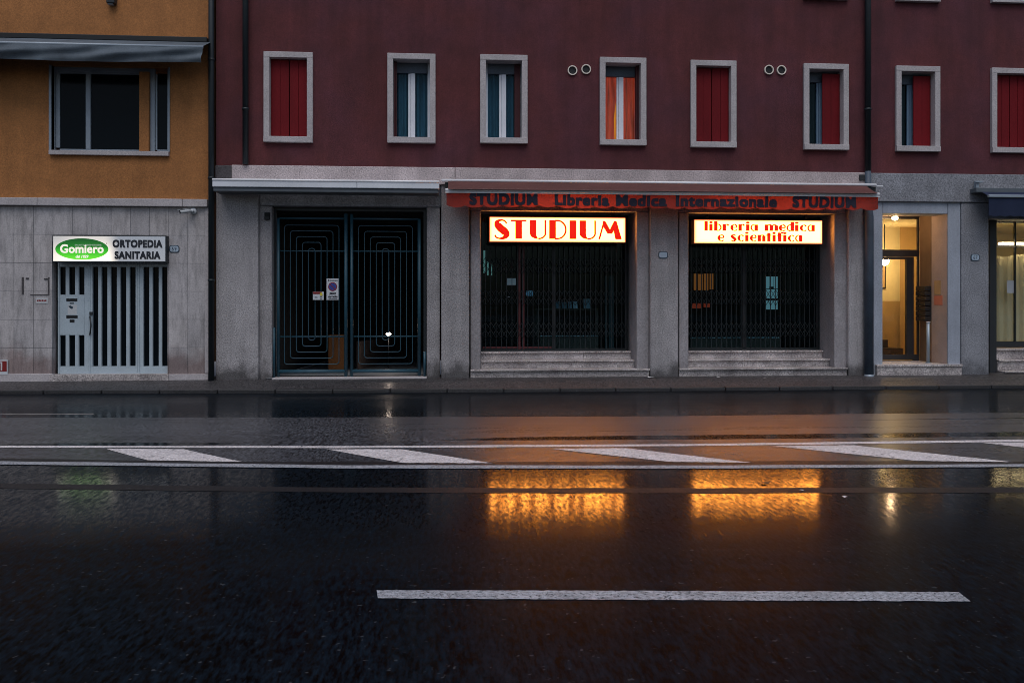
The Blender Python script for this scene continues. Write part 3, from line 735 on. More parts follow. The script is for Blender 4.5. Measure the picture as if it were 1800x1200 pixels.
# ---- passage behind the gate
px0, px1 = X(478, .6), X(750, .6)
i = MB()
i.add([(px0, .6, .16), (px1, .6, .16), (px1, 8.8, -.08), (px0, 8.8, -.08), (px0, .6, 3.5), (px1, .6, 3.5), (px1, 8.8, 3.5), (px0, 8.8, 3.5)],
      [(4, 7, 6, 5), (0, 3, 7, 4), (1, 5, 6, 2), (3, 2, 6, 7)])
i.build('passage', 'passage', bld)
i = MB(); i.add([(px0, .0, .155), (px1, .0, .155), (px1, .6, .155), (px1, 8.8, -.08), (px0, 8.8, -.08), (px0, .6, .155)], [(0, 1, 2, 5), (5, 2, 3, 4)])
i.build('passage_floor', 'path_stone', bld)
i = MB(); i.box(X(478), X(750), -.02, .30, Z0, .165); i.build('threshold', 'frame_stone', bld, bevel=.006)

# ================================================================== things on the maroon building
# --- gate
gl = thing('double_gate', (X(612, .25), .25, .16), 'tall teal metal double gate with concentric bent bars across the dark passage', 'gate')
YG = .25
def rrect(cx, hw, zb, zt, rad, y):
    pts = []
    for (ox, oz, a0) in ((hw - rad, zt - rad, 0), (-hw + rad, zt - rad, 90), (-hw + rad, zb + rad, 180), (hw - rad, zb + rad, 270)):
        for k in range(6):
            a = R(a0 + 18 * k); pts.append((cx + ox + rad * math.cos(a), y, oz + rad * math.sin(a)))
    return pts
def leafgate(a, b, cpx):
    f = MB(); zt, zb = Z(612, 384.5, YG), Z(612, 652, YG)
    zf_ = Z(612, 661, YG)
    for px, r_ in ((a, .030), (b, .034)): f.tube([(X(px, YG), YG, zf_), (X(px, YG), YG, zt + .09 if px in (608, 618.3) else zt)], r_, 10)
    f.tube([(X(a, YG), YG, zb), (X(b, YG), YG, zb)], .034, 10); f.tube([(X(a, YG), YG, zt), (X(b, YG), YG, zt)], .020, 8)
    fr = f.build('gate_leaf', 'gate', gl)
    for py in (441.5, 591.5):
        r_ = MB(); r_.tube([(X(a, YG), YG + .02, Z(612, py, YG)), (X(b, YG), YG + .02, Z(612, py, YG))], .014, 6)
        r_.build('rail', 'gate', fr)
    cx = X(cpx, YG); S = 16.6 / 1500
    bars = MB()
    for hw, t, bt in ((5.7, 437, 597.5), (15.9, 426.5, 608), (26.2, 416.5, 618.5), (36.4, 406.5, 629), (46.6, 396.5, 639.5)):
        bars.tube(rrect(cx, hw * S, Z(612, bt, YG), Z(612, t, YG), min(.055, hw * S * .95), YG), .0085, 6, closed=True)
    bars.build('bars', 'gate', fr)
leafgate(489.3, 608, 548); leafgate(618.3, 737, 677.7)
f = MB(); f.box(X(478.5, .3), X(484.5, .3), .30, .36, .16, zgate); f.box(X(744.5, .3), X(749.5, .3), .30, .36, .16, zgate); f.box(X(484.5, .3), X(744.5, .3), .30, .36, zgate - .07, zgate)
f.build('gate_post', 'pipe', gl)
for a, t in ((481.5, 575), (746.5, 618)):
    f = MB(); f.tube([(X(a, .2), .2, .16), (X(a, .2), .2, Z(612, t, .2))], .026, 8); f.build('hinge_post', 'gate', gl)

# --- no-parking sign and small warning sign on the gate
YSN = YG - .03
def card(name, a, b, c, d, y, m, label, cat, th=.006, bev=0, group=None):
    p = W((a + c) / 2, d, y); t = thing(name, (p.x, y, p.z), label, cat, group)
    mb = MB(); mb.pbox(a, b, c, d, y, y + th); mb.build('plate', m, t, bevel=bev)
    return t
t = card('no_parking_sign', 574, 489.5, 595, 527, YSN, 'white_paint', 'white upright plate with blue and red no-parking disc on the left gate leaf', 'sign')
def disc(cx, cz, r0, r1, y, n=28):
    mb = MB()
    if r0 <= 0: mb.prism([(cx + r1 * math.cos(2 * math.pi * k / n), cz + r1 * math.sin(2 * math.pi * k / n)) for k in range(n)], y - .003, y)
    else:
        for k in range(n):
            a, b = 2 * math.pi * k / n, 2 * math.pi * (k + 1) / n
            mb.prism([(cx + r0 * math.cos(a), cz + r0 * math.sin(a)), (cx + r1 * math.cos(a), cz + r1 * math.sin(a)), (cx + r1 * math.cos(b), cz + r1 * math.sin(b)), (cx + r0 * math.cos(b), cz + r0 * math.sin(b))], y - .003, y)
    return mb
c = W(584.7, 503.8, YSN); S = 16.4 / 1500
disc(c.x, c.z, 0, 6.1 * S, YSN).build('disc', 'blue_print', t); rg = disc(c.x, c.z, 6.1 * S, 7.8 * S, YSN)
q = 4.9 * S; wq = 1.1 * S
rg.prism([(c.x - q - wq * .5, c.z + q - wq * .5), (c.x - q + wq * .5, c.z + q + wq * .5), (c.x + q + wq * .5, c.z - q + wq * .5), (c.x + q - wq * .5, c.z - q - wq * .5)], YSN - .005, YSN - .003)
rg.build('ring', 'maroon_print', t)
def tx(txt, a, b, c, d, y, name, m, parent, **k):
    mb = text_mb(txt, X(a, y), X(c, y), (Z(a, d, y) + Z(c, d, y)) / 2, (Z(a, b, y) + Z(c, b, y)) / 2, y, **k); return mb.build(name, m, parent)
tx('passo', 579.5, 514, 590.8, 518.6, YSN, 'lettering', 'sign_letter', t, bold=.03)
tx('carrabile', 577, 518.8, 593.3, 522.8, YSN, 'lettering', 'sign_letter', t, bold=.03)
mb = MB(); mb.pbox(579, 492.2, 593.5, 493.6, YSN - .003, YSN); mb.pbox(577, 491, 578, 494.5, YSN - .003, YSN); mb.pbox(577.5, 524.3, 593, 525.4, YSN - .003, YSN); mb.build('fine_print', 'sign_letter', t)
t = card('warning_sign', 550, 512.5, 569, 527, YSN, 'white_paint', 'small white notice with red heading and yellow flash on the gate', 'sign')
mb = MB(); mb.pbox(550.2, 512.7, 565.5, 516.8, YSN - .003, YSN); mb.build('red_heading', 'paper_red', t)
mb = MB(); p0 = lambda a, b: (X(a, YSN), Z(a, b, YSN))
mb.prism([p0(562, 516), p0(565, 513.5), p0(566.5, 516), p0(567.5, 519), p0(564, 520.3), p0(562.5, 519)], YSN - .006, YSN - .0032); mb.build('yellow_flash', 'yellow_print', t)
mb = disc(X(564.3, YSN), Z(564.3, 523.3, YSN), .016, .024, YSN); mb.pbox(553, 521.8, 558, 523.2, YSN - .003, YSN); mb.build('print', 'sign_letter', t)
# --- sensor box on gate jamb
p = W(469, 386, .09)
t = thing('gate_sensor', (p.x, .09, p.z), 'small black box fixed on the stone jamb left of the gate top', 'sensor')
mb = MB(); mb.pbox(464.5, 373, 473.5, 386, .05, .12); mb.build('housing', 'black', t, bevel=.01)
mb = MB(); mb.pbox(466, 375, 472, 380, .044, .05); mb.build('lens', 'black_glass', t)

# --- garden lamp, low walls in the passage
p = W(683, 587, 2.4)
lt = thing('post_lamp', (p.x, 2.4, .1), 'small bright white lamp on a thin post deep inside the gated passage', 'lamp')
mb = MB(); mb.sphere(p, .046, sx=1.2, sz=.75); mb.build('bulb', 'lamp_white', lt)
mb = MB(); mb.tube([(p.x, 2.43, .1), (p.x, 2.43, p.z - .04)], .008); mb.build('post', 'black', lt)
mb = MB(); mb.add([(p.x - .09, 2.31, p.z + .045), (p.x + .09, 2.31, p.z + .045), (p.x + .09, 2.49, p.z + .045), (p.x - .09, 2.49, p.z + .045), (p.x, 2.4, p.z + .075)], [(0, 1, 4), (1, 2, 4), (2, 3, 4), (3, 0, 4)]); mb.build('cap', 'pipe', lt)
mb = MB(); xa, xb = X(577, 3), X(607.5, 3); mb.box(xa, xb, 3, 3.2, .0, Z(600, 588, 3)); o = mb.build('low_wall', 'ochre_low', bevel=.01); tag(o, 'low ochre wall lit orange behind the left gate leaf', 'wall')
mb = MB(); xa = X(625, 3); xb = X(690, 8)
pts = [(X(629, 2.9), 2.9), (X(690, 8), 8), (X(690, 8) - .25, 8), (X(625, 2.9), 3.1)]
zt_ = [.72, .60, .60, .72]
mb.add([(a, b_, -.1) for a, b_ in pts] + [(a, b_, z_) for (a, b_), z_ in zip(pts, zt_)], [(0, 1, 5, 4), (1, 2, 6, 5), (2, 3, 7, 6), (3, 0, 4, 7), (4, 5, 6, 7)])
o = mb.build('low_wall', 'pebble'); tag(o, 'low pebbled wall beside the lamp inside the passage', 'wall')

# --- rolled-up awning over the gate
p = W(572, 340, -.30)
t = thing('rolled_awning', (p.x, -.1, p.z), 'closed white awning cassette over the gated passage', 'awning')
mb = MB(); y = -.50
for a, c in ((373, 627), (627.6, 772)):
    mb.box(X(a, y), X(c, y), y, -.05, Z(500, 329.5, y), Z(500, 318, y))
mb.build('cassette', 'box_white', t, bevel=.012)
mb = MB()
for a, c in ((373, 627), (627.6, 772)): mb.tube([(X(a, y), y + .01, Z(500, 317, y)), (X(c, y), y + .01, Z(500, 317, y))], .024, 10)
mb.build('drip_rail', 'alu', t)
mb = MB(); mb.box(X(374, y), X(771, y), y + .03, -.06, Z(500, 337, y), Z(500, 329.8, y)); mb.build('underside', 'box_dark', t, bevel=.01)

# --- red awning with lettered valance
zt = Z(800, 316.5, -.10)
p = W(1160, 370, -.5)
aw = thing('red_awning', (p.x, -.05, p.z), 'long red fabric awning with scalloped lettered valance over the two bookshop windows', 'awning')
YA = -.55
xa0, xa1 = X(783, YA), X(1545, YA)
zfr = .5 * (Z(800, 335, YA) + Z(1530, 342, YA))
mb = MB(); ztop = .5 * (Z(800, 317, -.15) + Z(1530, 325.5, -.15))
mb.tube([(X(776, -.15), -.15, ztop), (X(1540, -.15), -.15, ztop)], .026, 10); mb.box(X(1536, -.15), X(1552, -.15), -.16, -.13, ztop - .03, ztop - .01)
mb.build('roller_bar', 'alu', aw)
mb = MB(); mb.box(X(782, -.1), X(1538, -.1), -.13, -.05, ztop - .13, ztop - .035); mb.build('roller_shadow', 'black', aw)  # black strip standing in for the shadow beneath the roller bar
mb = MB()
mb.tube([(xa0, YA, zfr + .004), (xa1, YA, zfr + .004)], .036, 14); mb.box(xa0, xa1, YA - .026, YA + .02, zfr - .048, zfr - .030)
mb.build('front_rail', 'alu', aw)
mb = MB()
def topf(u, v):
    x = xa0 + .05 + (xa1 - xa0 - .1) * u
    return (x, -.16 + (YA + .06) * v, (ztop - .02) + (zfr + .03 - ztop) * v - .02 * math.sin(math.pi * v))
mb.grid(topf, 80, 6); mb.build('canopy', 'fabric_top', aw)
NS = 24; VH = .265
def wavy(x): return .016 * math.sin(x * 2.1) + .012 * math.sin(x * 5.3 + 1) 
def warp(x, z): return wavy(x) * max(0, min(1, (zfr - .03 - z) / .2))
mb = MB()
def val(u, v):
    x = xa0 + .02 + (xa1 - xa0 - .04) * u; ph = (u * NS) % 1
    sc_ = .04 * (1 - abs(math.sin(math.pi * ph)) ** .6)
    z = zfr - .04 - (VH - sc_ + .008 * math.sin(x * 3.1)) * v
    return (x, YA - .002 + warp(x, z), z)
mb.grid(val, NS * 12, 6); mb.build('valance', 'fabric_red', aw)
for txt, a, c, t0, b0, bo in (('STUDIUM', 825, 945, 339.5, 360, .055), ('Libreria', 975, 1071, 341.5, 363.5, .05), ('Medica', 1083, 1172, 342.5, 364, .05),
                              ('Internazionale', 1188, 1366, 345, 368, .05), ('STUDIUM', 1393, 1504, 350, 371, .055)):
    y = YA - .006
    sk = (zfr - .055, zfr - .055 - .215)
    b_ = .5 * (sk[0] + sk[1])
    m_ = text_mb(txt, X(a, y), X(c, y), zfr - .26, zfr - .05 if txt != 'STUDIUM' else zfr - .045, y, bold=bo, warp=warp, sp=1.12)
    m_.build('lettering', 'letter_navy', aw)
# side arms
for xx in (xa0 + .5, (xa0 + xa1) / 2, xa1 - .5):
    mb = MB(); mb.tube([(xx, -.08, ztop - .12), (xx + .25, -.3, ztop - .16), (xx, YA + .03, zfr - .03)], .018, 6); mb.build('arm', 'dark_metal', aw)

# --- lightbox signs
def stroke(path, wid):
    """closed outline of a stroke of varying width along a polyline"""
    L, Rr = [], []; n = len(path)
    for i, (x, y) in enumerate(path):
        a = path[max(0, i - 1)]; b = path[min(n - 1, i + 1)]
        dx, dy = b[0] - a[0], b[1] - a[1]; d = math.hypot(dx, dy) or 1; nx, ny = -dy / d, dx / d
        w_ = wid[i] if isinstance(wid, (list, tuple)) else wid
        L.append((x + nx * w_ / 2, y + ny * w_ / 2)); Rr.append((x - nx * w_ / 2, y - ny * w_ / 2))
    return L, Rr
def quads(path, wid):
    L, Rr = stroke(path, wid); return [[L[i], L[i + 1], Rr[i + 1], Rr[i]] for i in range(len(path) - 1)]
def rect(a, b, c, d): return [[(a, b), (c, b), (c, d), (a, d)]]
def arc(cx, cy, rx, ry, a0, a1, n=18): return [(cx + rx * math.cos(R(a0 + (a1 - a0) * k / n)), cy + ry * math.sin(R(a0 + (a1 - a0) * k / n))) for k in range(n + 1)]
def smooth(pts, n=6):
    out = []; P = [pts[0]] + pts + [pts[-1]]
    for i in range(1, len(P) - 2):
        for k in range(n):
            t = k / n; a, b, c, d = P[i - 1], P[i], P[i + 1], P[i + 2]
            out.append(tuple(.5 * ((2 * b[j]) + (-a[j] + c[j]) * t + (2 * a[j] - 5 * b[j] + 4 * c[j] - d[j]) * t * t + (-a[j] + 3 * b[j] - 3 * c[j] + d[j]) * t ** 3) for j in range(2)))
    out.append(pts[-1]); return out
def swid(vals, n=6):
    return [v[0] for v in smooth([(v, 0) for v in vals], n)]
H = .085                       # hairline
def capital(c):
    if c == 'S':
        p = [(.62, .80), (.52, .95), (.33, .985), (.15, .90), (.17, .74), (.32, .56), (.52, .38), (.60, .22), (.50, .07), (.30, .015), (.12, .06), (.03, .20)]
        wd = [.08, .085, .10, .20, .34, .39, .39, .33, .20, .10, .085, .08]
        return quads(smooth(p), swid(wd)), .66
    if c == 'T': return rect(.22, 0, .56, 1) + rect(0, .92, .78, 1.01), .78
    if c == 'U':
        thick = [(0, 1), (.32, 1), (.32, .30)] + arc(.48, .26, .16, .235, 180, 265)[1:] + [(.46, 0)] + arc(.40, .33, .40, .33, 270, 180)[1:]
        return [ [(0, 1), (.32, 1), (.32, .3), (0, .3)] ] + [[a, b, c_, d_] for a, b, c_, d_ in zip(arc(.40, .3, .40, .3, 180, 275), arc(.40, .3, .40, .3, 180, 275)[1:], arc(.46, .3, .14, .27, 180, 275)[1:], arc(.46, .3, .14, .27, 180, 275))] \
            + quads(arc(.44, .3, .34, .285, 268, 360) + [(.78, 1)], H), .80
    if c == 'D': return rect(0, 0, .34, 1) + quads([(.30, .982)] + arc(.42, .5, .42, .482, 90, -90, 26) + [(.30, .018)], H), .86
    if c == 'I': return rect(0, 0, .34, 1), .34
    if c == 'M':
        return quads([(.02, 0), (.26, .93)], H) + [[(.20, .98), (.33, .98), (.56, .53), (.56, .30), (.44, .30), (.20, .72)], [(.56, .53), (.77, .98), (.90, .98), (.90, .80), (.68, .30), (.56, .30)],
                [(.77, .98), (.90, .98), (1.17, 0), (.84, 0), (.72, .62)]], 1.17
B = .36
HS = .115
def small(c):
    """lower-case fat-face letters: x-height 1, ascender 1.45; one thick and one hairline side each"""
    cres_l = [[a, b, c_, d_] for a, b, c_, d_ in zip(arc(.40, .5, .40, .5, 90, 270), arc(.40, .5, .40, .5, 90, 270)[1:], arc(.44, .5, .14, .46, 90, 270)[1:], arc(.44, .5, .14, .46, 90, 270))]
    hair_r = quads(arc(.40, .5, .30, .48, 90, -90), HS * 1.3)
    hair_l = quads(arc(.38, .5, .34, .48, 90, 270), HS * 1.3)
    if c == 'l': return rect(0, 0, B, 1.45), B
    if c == 'i': return rect(0, 0, B, 1) + [arc(B / 2, 1.27, B * .55, .17, 0, 340, 14)], B
    if c == 'b': return rect(0, 0, B, 1.45) + quads([(B - .02, .96)] + arc(.38, .5, .34, .48, 90, -90) + [(B - .02, .04)], HS * 1.3), .74
    if c == 'd': return rect(.40, 0, .40 + B, 1.45) + hair_l, .72
    if c == 'a': return rect(.38, 0, .38 + B, .98) + quads(arc(.36, .5, .33, .48, 90, 270), HS * 1.3), .70
    if c == 'r': return rect(0, 0, B, 1) + quads(arc(.46, .72, .18, .25, 180, 60), HS * 1.3) + [arc(.58, .86, .10, .12, 0, 340, 12)], .66
    if c == 'e': return cres_l + quads(arc(.42, .66, .24, .31, 90, 0) + [(.66, .52), (.2, .52)], HS * 1.3) + quads(arc(.42, .3, .26, .28, 270, 340), HS * 1.3), .70
    if c == 'c': return cres_l + quads(arc(.42, .62, .24, .35, 90, 20), HS * 1.3) + quads(arc(.42, .3, .26, .28, 270, 340), HS * 1.3), .70
    if c == 'm': return rect(0, 0, B, 1) + quads([(B, .8)] + arc(.52, .72, .2, .25, 150, 20), HS * 1.3) + rect(.52, 0, .52 + B, .86) + quads([(.82, .8)] + arc(1.02, .72, .2, .25, 150, 20), HS * 1.3) + rect(1.04, 0, 1.04 + B, .86), 1.34
    if c == 'n': return rect(0, 0, B, 1) + quads([(B, .8)] + arc(.52, .72, .2, .25, 150, 20), HS * 1.3) + rect(.50, 0, .50 + B, .86), .80
    if c == 's':
        p = [(.50, .82), (.40, .96), (.22, .96), (.12, .82), (.20, .62), (.38, .42), (.46, .22), (.34, .05), (.16, .03), (.03, .18)]
        return quads(smooth(p), swid([.15, .15, .18, .30, .36, .36, .30, .2, .15, .15])), .55
    if c == 't': return rect(.10, 0, .10 + B, 1.3) + rect(0, .86, .54, 1.02), .52
    if c == 'f': return rect(.10, 0, .10 + B, 1.28) + rect(0, .84, .60, 1.0) + [arc(.60, 1.32, .13, .12, 0, 340, 12)] + quads(arc(.36, 1.2, .2, .22, 180, 30), HS * 1.3), .52
def set_line(txt, fn, gap, x0, x1, z0, z1, y, xh=1.0, thick=.012):
    polys = []; cur = 0.0
    for ch in txt:
        if ch == ' ': cur += .62; continue
        ps, wd = fn(ch)
        for q in ps: polys.append([(a + cur, b) for a, b in q])
        cur += wd + gap
    xs = [a for q in polys for a, b in q]; ax, bx = min(xs), max(xs)
    mb = MB()
    for q in polys: mb.prism([(x0 + (a - ax) / (bx - ax) * (x1 - x0), z0 + b / xh * (z1 - z0)) for a, b in q], y - thick, y)
    return mb
M['sign_red'] = emission('back_lit_red_letters', (.86, .016, .008), 1.05 * G)
M['sign_edge'] = mat('sign_casing', (.35, .20, .10), .5)
YB = .28
def lightbox(a, b, c, d, label, face):
    p = W((a + c) / 2, d, YB); t = thing('lightbox_sign', (p.x, YB, p.z), label, 'sign')
    z1 = (Z(a, b, YB) + Z(c, b, YB)) / 2; z0 = (Z(a, d, YB) + Z(c, d, YB)) / 2
    mb = MB(); mb.box(X(a, YB), X(c, YB), YB + .012, YB + .22, z0, z1); mb.build('casing', 'sign_edge', t, bevel=.004)
    mb = MB(); mb.box(X(a, YB) + .012, X(c, YB) - .012, YB, YB + .012, z0 + .012, z1 - .012); mb.build('face', face, t)
    mb = MB()
    for xx in (X(a, YB) + .3, X(c, YB) - .3): mb.box(xx - .02, xx + .02, YB + .1, YB + .14, z1, z1 + .12)
    mb.build('bracket', 'dark_metal', t)
    return t, z0, z1
LB = lightbox_mat('lit_cream_acrylic', (21.0, 6.9, .90), (3.4, .92, .36), .022, .09)
t, z0, z1 = lightbox(860, 381.5, 1100, 426, 'lit cream shop sign with big red art deco capitals over the left bookshop window', LB)
zz = z1 - z0; set_line('STUDIUM', capital, .17, X(868.5, YB), X(1093, YB), z0 + zz * .13, z0 + zz * .87, YB).build('lettering', 'sign_red', t)
t, z0, z1 = lightbox(1220, 386.5, 1446, 428.5, 'lit cream shop sign with two rows of red lower-case letters over the right bookshop window', LB)
zz = z1 - z0
set_line('libreria medica', small, .15, X(1238, YB), X(1432, YB), z0 + zz * .535, z0 + zz * .93, YB, 1.45).build('lettering', 'sign_red', t)
set_line('e scientifica', small, .15, X(1261, YB), X(1410, YB), z0 + zz * .10, z0 + zz * .495, YB, 1.45).build('lettering', 'sign_red', t)

# --- folding scissor grilles
def grille(xl, xr, z0, z1, y, label, pxl):
    t = thing('folding_grille', ((xl + xr) / 2, y, z0), label, 'security grille')
    n = round((xr - xl) / .105); dx = (xr - xl) / n
    mb = MB()
    for k in range(n + 1):
        x = xl + k * dx; mb.box(x - .006, x + .006, y, y + .018, z0, z1)
    mb.build('bars', GRM, t)
    for zc in (Z(pxl, 467, y), Z(pxl, 523, y), Z(pxl, 580, y)):
        mb = MB()
        for k in range(n):
            x = xl + k * dx
            for s in (1, -1):
                for off in (-.075, .075):
                    a = Vector((x, y - .006, zc + off - s * .085)); b = Vector((x + dx, y - .006, zc + off + s * .085))
                    mb.tube([a, b], .0055, 4)
        mb.build('lattice', GRM, t)
    for za, zb_ in ((z0 - .025, z0 - .002), (z1 + .002, z1 + .03)):
        mb = MB(); mb.box(xl, xr, y - .01, y + .03, za, zb_); mb.build('track', GRM, t)
GRM = mat('grille_metal', (.012, .020, .024), .5, var=.2)
grille(s1[0] + .01, s1[1] - .02, .64, zs1 - .04, YS - .07, 'dark folding scissor grille across the left bookshop window', 975)
grille(s2[0] + .01, s2[1] - .02, .64, zs2 - .04, YS - .07, 'dark folding scissor grille across the right bookshop window', 1325)

# --- things behind the shop glass
t = card('notice', 891, 489, 907, 501, YS - .004 + .03, 'paper', 'pale sheet of paper behind the glass of the left bookshop', 'notice', th=.002)
t = card('sticker', 925, 511, 937, 520, YS + .03, mat('pale_blue_sticker', (.35, .6, .8), .4), 'small pale blue sticker on the red-framed bookshop door', 'sticker', th=.002)
mb = MB()
for a in (928, 931, 934): mb.pbox(a - .5, 512.5, a + .6, 518.5, YS + .027, YS + .03)
mb.build('print', 'plate_navy', t)
tb = thing('display_table', (X(1010, 1.5), 1.5, .6), 'dark display table with books inside the left bookshop', 'table')
ztb = Z(1010, 542, 1.5)
mb = MB(); mb.box(X(940, 1.5), X(1050, 1.5), 1.4, 2.0, ztb - .03, ztb); mb.build('table_top', 'wood_dark', tb)
for xx in (X(943, 1.5), X(1046, 1.5)):
    for yy in (1.43, 1.95):
        mb = MB(); mb.box(xx, xx + .05, yy, yy + .05, .585, ztb - .03); mb.build('leg', 'wood_dark', tb)
for k, (a, c, tt, col, lb) in enumerate(((977, 985, 530, (.10, .16, .2), 'dark blue book propped first from the left on the display table'), (988, 996, 531, (.12, .2, .25), 'blue book propped second from the left on the display table'),
        (999, 1005, 530, (.2, .3, .35), 'grey book propped in the middle of the display table'), (1008, 1015, 530, (.6, .7, .75), 'white book propped right of the middle on the display table'), (1026, 1039, 525, (.25, .33, .36), 'broad grey book propped at the right end of the display table'))):
    mb = MB(); x0, x1 = X(a, 1.5), X(c, 1.5); zt_ = Z(a, tt, 1.5)
    mb.add([(x0, 1.47, ztb), (x1, 1.47, ztb), (x1, 1.55, zt_), (x0, 1.55, zt_), (x0, 1.5, ztb), (x1, 1.5, ztb), (x1, 1.58, zt_), (x0, 1.58, zt_)], [(0, 1, 2, 3), (7, 6, 5, 4), (0, 4, 5, 1), (3, 2, 6, 7), (0, 3, 7, 4), (1, 5, 6, 2)])
    o = mb.build('book', mat('book_cover', col, .5)); tag(o, lb, 'book', 'books on the display table')

# --- low display ledges with a pale edging, and slim pale posts inside
M['edging'] = mat('pale_edging', (.30, .38, .42), .7, fine=.6, fscale=30)
for a, c, py, lb in ((950, 1052, 589, 'low dark display ledge with pale edging behind the left bookshop glass'), (1214, 1372, 592, 'low dark display ledge with pale edging behind the right bookshop glass')):
    yl = 1.05; p = W((a + c) / 2, py, yl)
    t = thing('display_ledge', (p.x, yl, .6), lb, 'ledge')
    mb = MB(); mb.box(X(a, yl), X(c, yl), yl + .01, yl + .25, .585, p.z - .01); mb.build('base', 'wood_dark', t)
    mb = MB()
    k = 0
    while a + k * 3.4 < c - 3:
        q = a + k * 3.4; mb.box(X(q, yl), X(q + random.uniform(1.6, 3.0), yl), yl, yl + .009, p.z - random.uniform(.018, .03), p.z - .005); k += 1
    mb.build('edging', 'edging', t)
for a, c in ((1063.5, 1067.5), (1070.5, 1079)):
    mb = MB(); mb.box(X(a, 1.2), X(c, 1.2), 1.2, 1.24, .6, Z(1070, 485, 1.2)); mb.build('interior_post', mat('pale_post', (.045, .06, .065), .8), bld)

# --- house-number plates
def plate(px, py, label, txt=None):
    y = -.004 if px > 400 else .036
    p = W(px, py, y); t = thing('house_number_plate', (p.x, y, p.z - .06), label, 'number plate')
    def rr(hw, hh, r_):
        return [(p.x + sx * (hw - r_) + r_ * math.cos(R(a)), p.z + sz * (hh - r_) + r_ * math.sin(R(a))) for sx, sz, a0 in ((1, 1, 0), (-1, 1, 90), (-1, -1, 180), (1, -1, 270)) for a in range(a0, a0 + 91, 18)]
    mb = MB(); mb.prism(rr(.092, .068, .045), y - .008, y + .004); mb.build('rim', 'plate_navy', t)
    mb = MB(); mb.prism(rr(.078, .054, .034), y - .011, y - .0075); mb.build('plate', 'plate', t)
    if txt: text_mb(txt, p.x - .042, p.x + .042, p.z - .032, p.z + .034, y - .011, thick=.003, sp=1.2).build('digits', 'plate_navy', t)
plate(1165.5, 448, 'small faded oval plate on the stone pier between the two bookshop windows')
plate(1714, 452.5, 'small blue-rimmed plate with number 67 on the grey pier right of the lit entrance', '67')

# --- drainpipes
def vpipe(px, zt, zb, r_, y, m, label, clips=()):
    p = Vector((X(px, y), y, zb)); t = thing('drainpipe', p, label, 'drainpipe')
    mb = MB(); mb.tube([(p.x, y, zb), (p.x, y, zt)], r_, 12); mb.build('pipe', m, t)
    for zc in clips:
        mb = MB(); mb.tube([(p.x, y, zc - .02), (p.x, y, zc + .02)], r_ * 1.2, 12); mb.box(p.x - .012, p.x + .012, y, y + .08 + r_, zc - .015, zc + .015); mb.build('clip', m, t)
    return t
vpipe(431.5, 12.3, ZC1 + .01, .055, -.06, 'pipe', 'dark drainpipe on the red wall left of the first red shutter', (5.2, 8))
t = vpipe(1525.5, 12.3, ZC1 + .02, .058, -.06, 'pipe', 'dark drainpipe descending the red wall beside the lit entrance to a thick casing', (5.4, 8))
mb = MB(); mb.tube([(X(1527.5, -.09), -.09, .12), (X(1527.5, -.09), -.09, Z(1527, 372, -.09) - .1), (X(1527.5, -.09), -.07, Z(1527, 372, -.09)), (X(1525.5, -.06), -.06, ZC1 + .02)], [.086, .086, .08, .058], 14); mb.build('casing', 'pipe_base', t)
mb = MB(); mb.tube([(X(1527.5, -.09), -.09, .10), (X(1527.5, -.09), -.09, .17)], .094, 14); mb.build('foot', 'steel', t)
vpipe(371.5, 12.3, .1, .055, -.085, 'pipe', 'full-height dark drainpipe in the joint between the ochre and red buildings', (2.0, 3.9, 6.1))

# --- navy awning at the right edge
p = W(1770, 350, -.3)
t = thing('navy_awning', (X(1880), -.05, p.z), 'dark blue fabric awning over the curtained shop at the right edge', 'awning')
y = -.45; xn0 = X(1737, y); xn1 = xe3 + .1
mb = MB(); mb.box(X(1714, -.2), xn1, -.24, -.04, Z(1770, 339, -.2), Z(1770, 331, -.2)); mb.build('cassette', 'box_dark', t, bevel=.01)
mb = MB(); mb.box(xn0, xn1, y - .03, y + .03, Z(1770, 347.5, y), Z(1770, 342.5, y)); mb.build('front_rail', 'alu_frame', t, bevel=.01)
mb = MB(); zv1 = Z(1770, 348, y); zv0 = Z(1770, 380, y)
mb.grid(lambda u, v: (xn0 + .01 + (xn1 - xn0 - .02) * u, y + .012 * math.sin(u * 40) * (1 - v), zv0 + (zv1 - zv0) * v + (1 - v) * .012 * math.sin(u * 120)), 80, 3); mb.build('valance', 'fabric_blue', t)
mb = MB(); mb.grid(lambda u, v: (xn0 + .01 + (xn1 - xn0 - .02) * u, -.1 + (y + .1) * v, Z(1770, 333, -.1) + (zv1 + .03 - Z(1770, 333, -.1)) * v), 10, 3); mb.build('canopy', 'fabric_blue', t)
mb = MB(); mb.pbox(1716, 318, 1721, 330, -.12, -.04); mb.pbox(1715, 318, 1727, 321, -.16, -.12); mb.build('bracket', 'alu_frame', t, bevel=.004)

# --- entrance fittings
zc = ze + .045
p = W(1573, 379, .75)
t = thing('ceiling_lamp', (p.x, .75, ze), 'small bright warm lamp on the entrance ceiling above the glazed door', 'lamp')
mb = MB(); mb.sphere((p.x, .75, ze - .02), .062, sz=.7); mb.build('bulb', 'lamp_warm', t)
mb = MB(); mb.tube([(p.x, .75, ze + .015), (p.x, .75, ze + .052)], .075, 16); mb.build('base', 'white_paint', t)
p = W(1557, 459, 2.7)
t = thing('hall_lamp', (p.x - .1, 2.7, p.z), 'round white lamp glowing in the hall behind the glazed entrance door', 'lamp')
mb = MB(); mb.sphere((p.x - .03, 2.7, p.z), .10); mb.build('globe', emission('hall_globe', (1.0, .66, .29), 125 * G), t)
mb = MB(); mb.tube([(p.x - .03, 2.7, p.z + .09), (p.x - .03, 2.7, 3.4)], .012); mb.build('rod', 'dark_metal', t)
p = W(1554, 486, HY - .03)
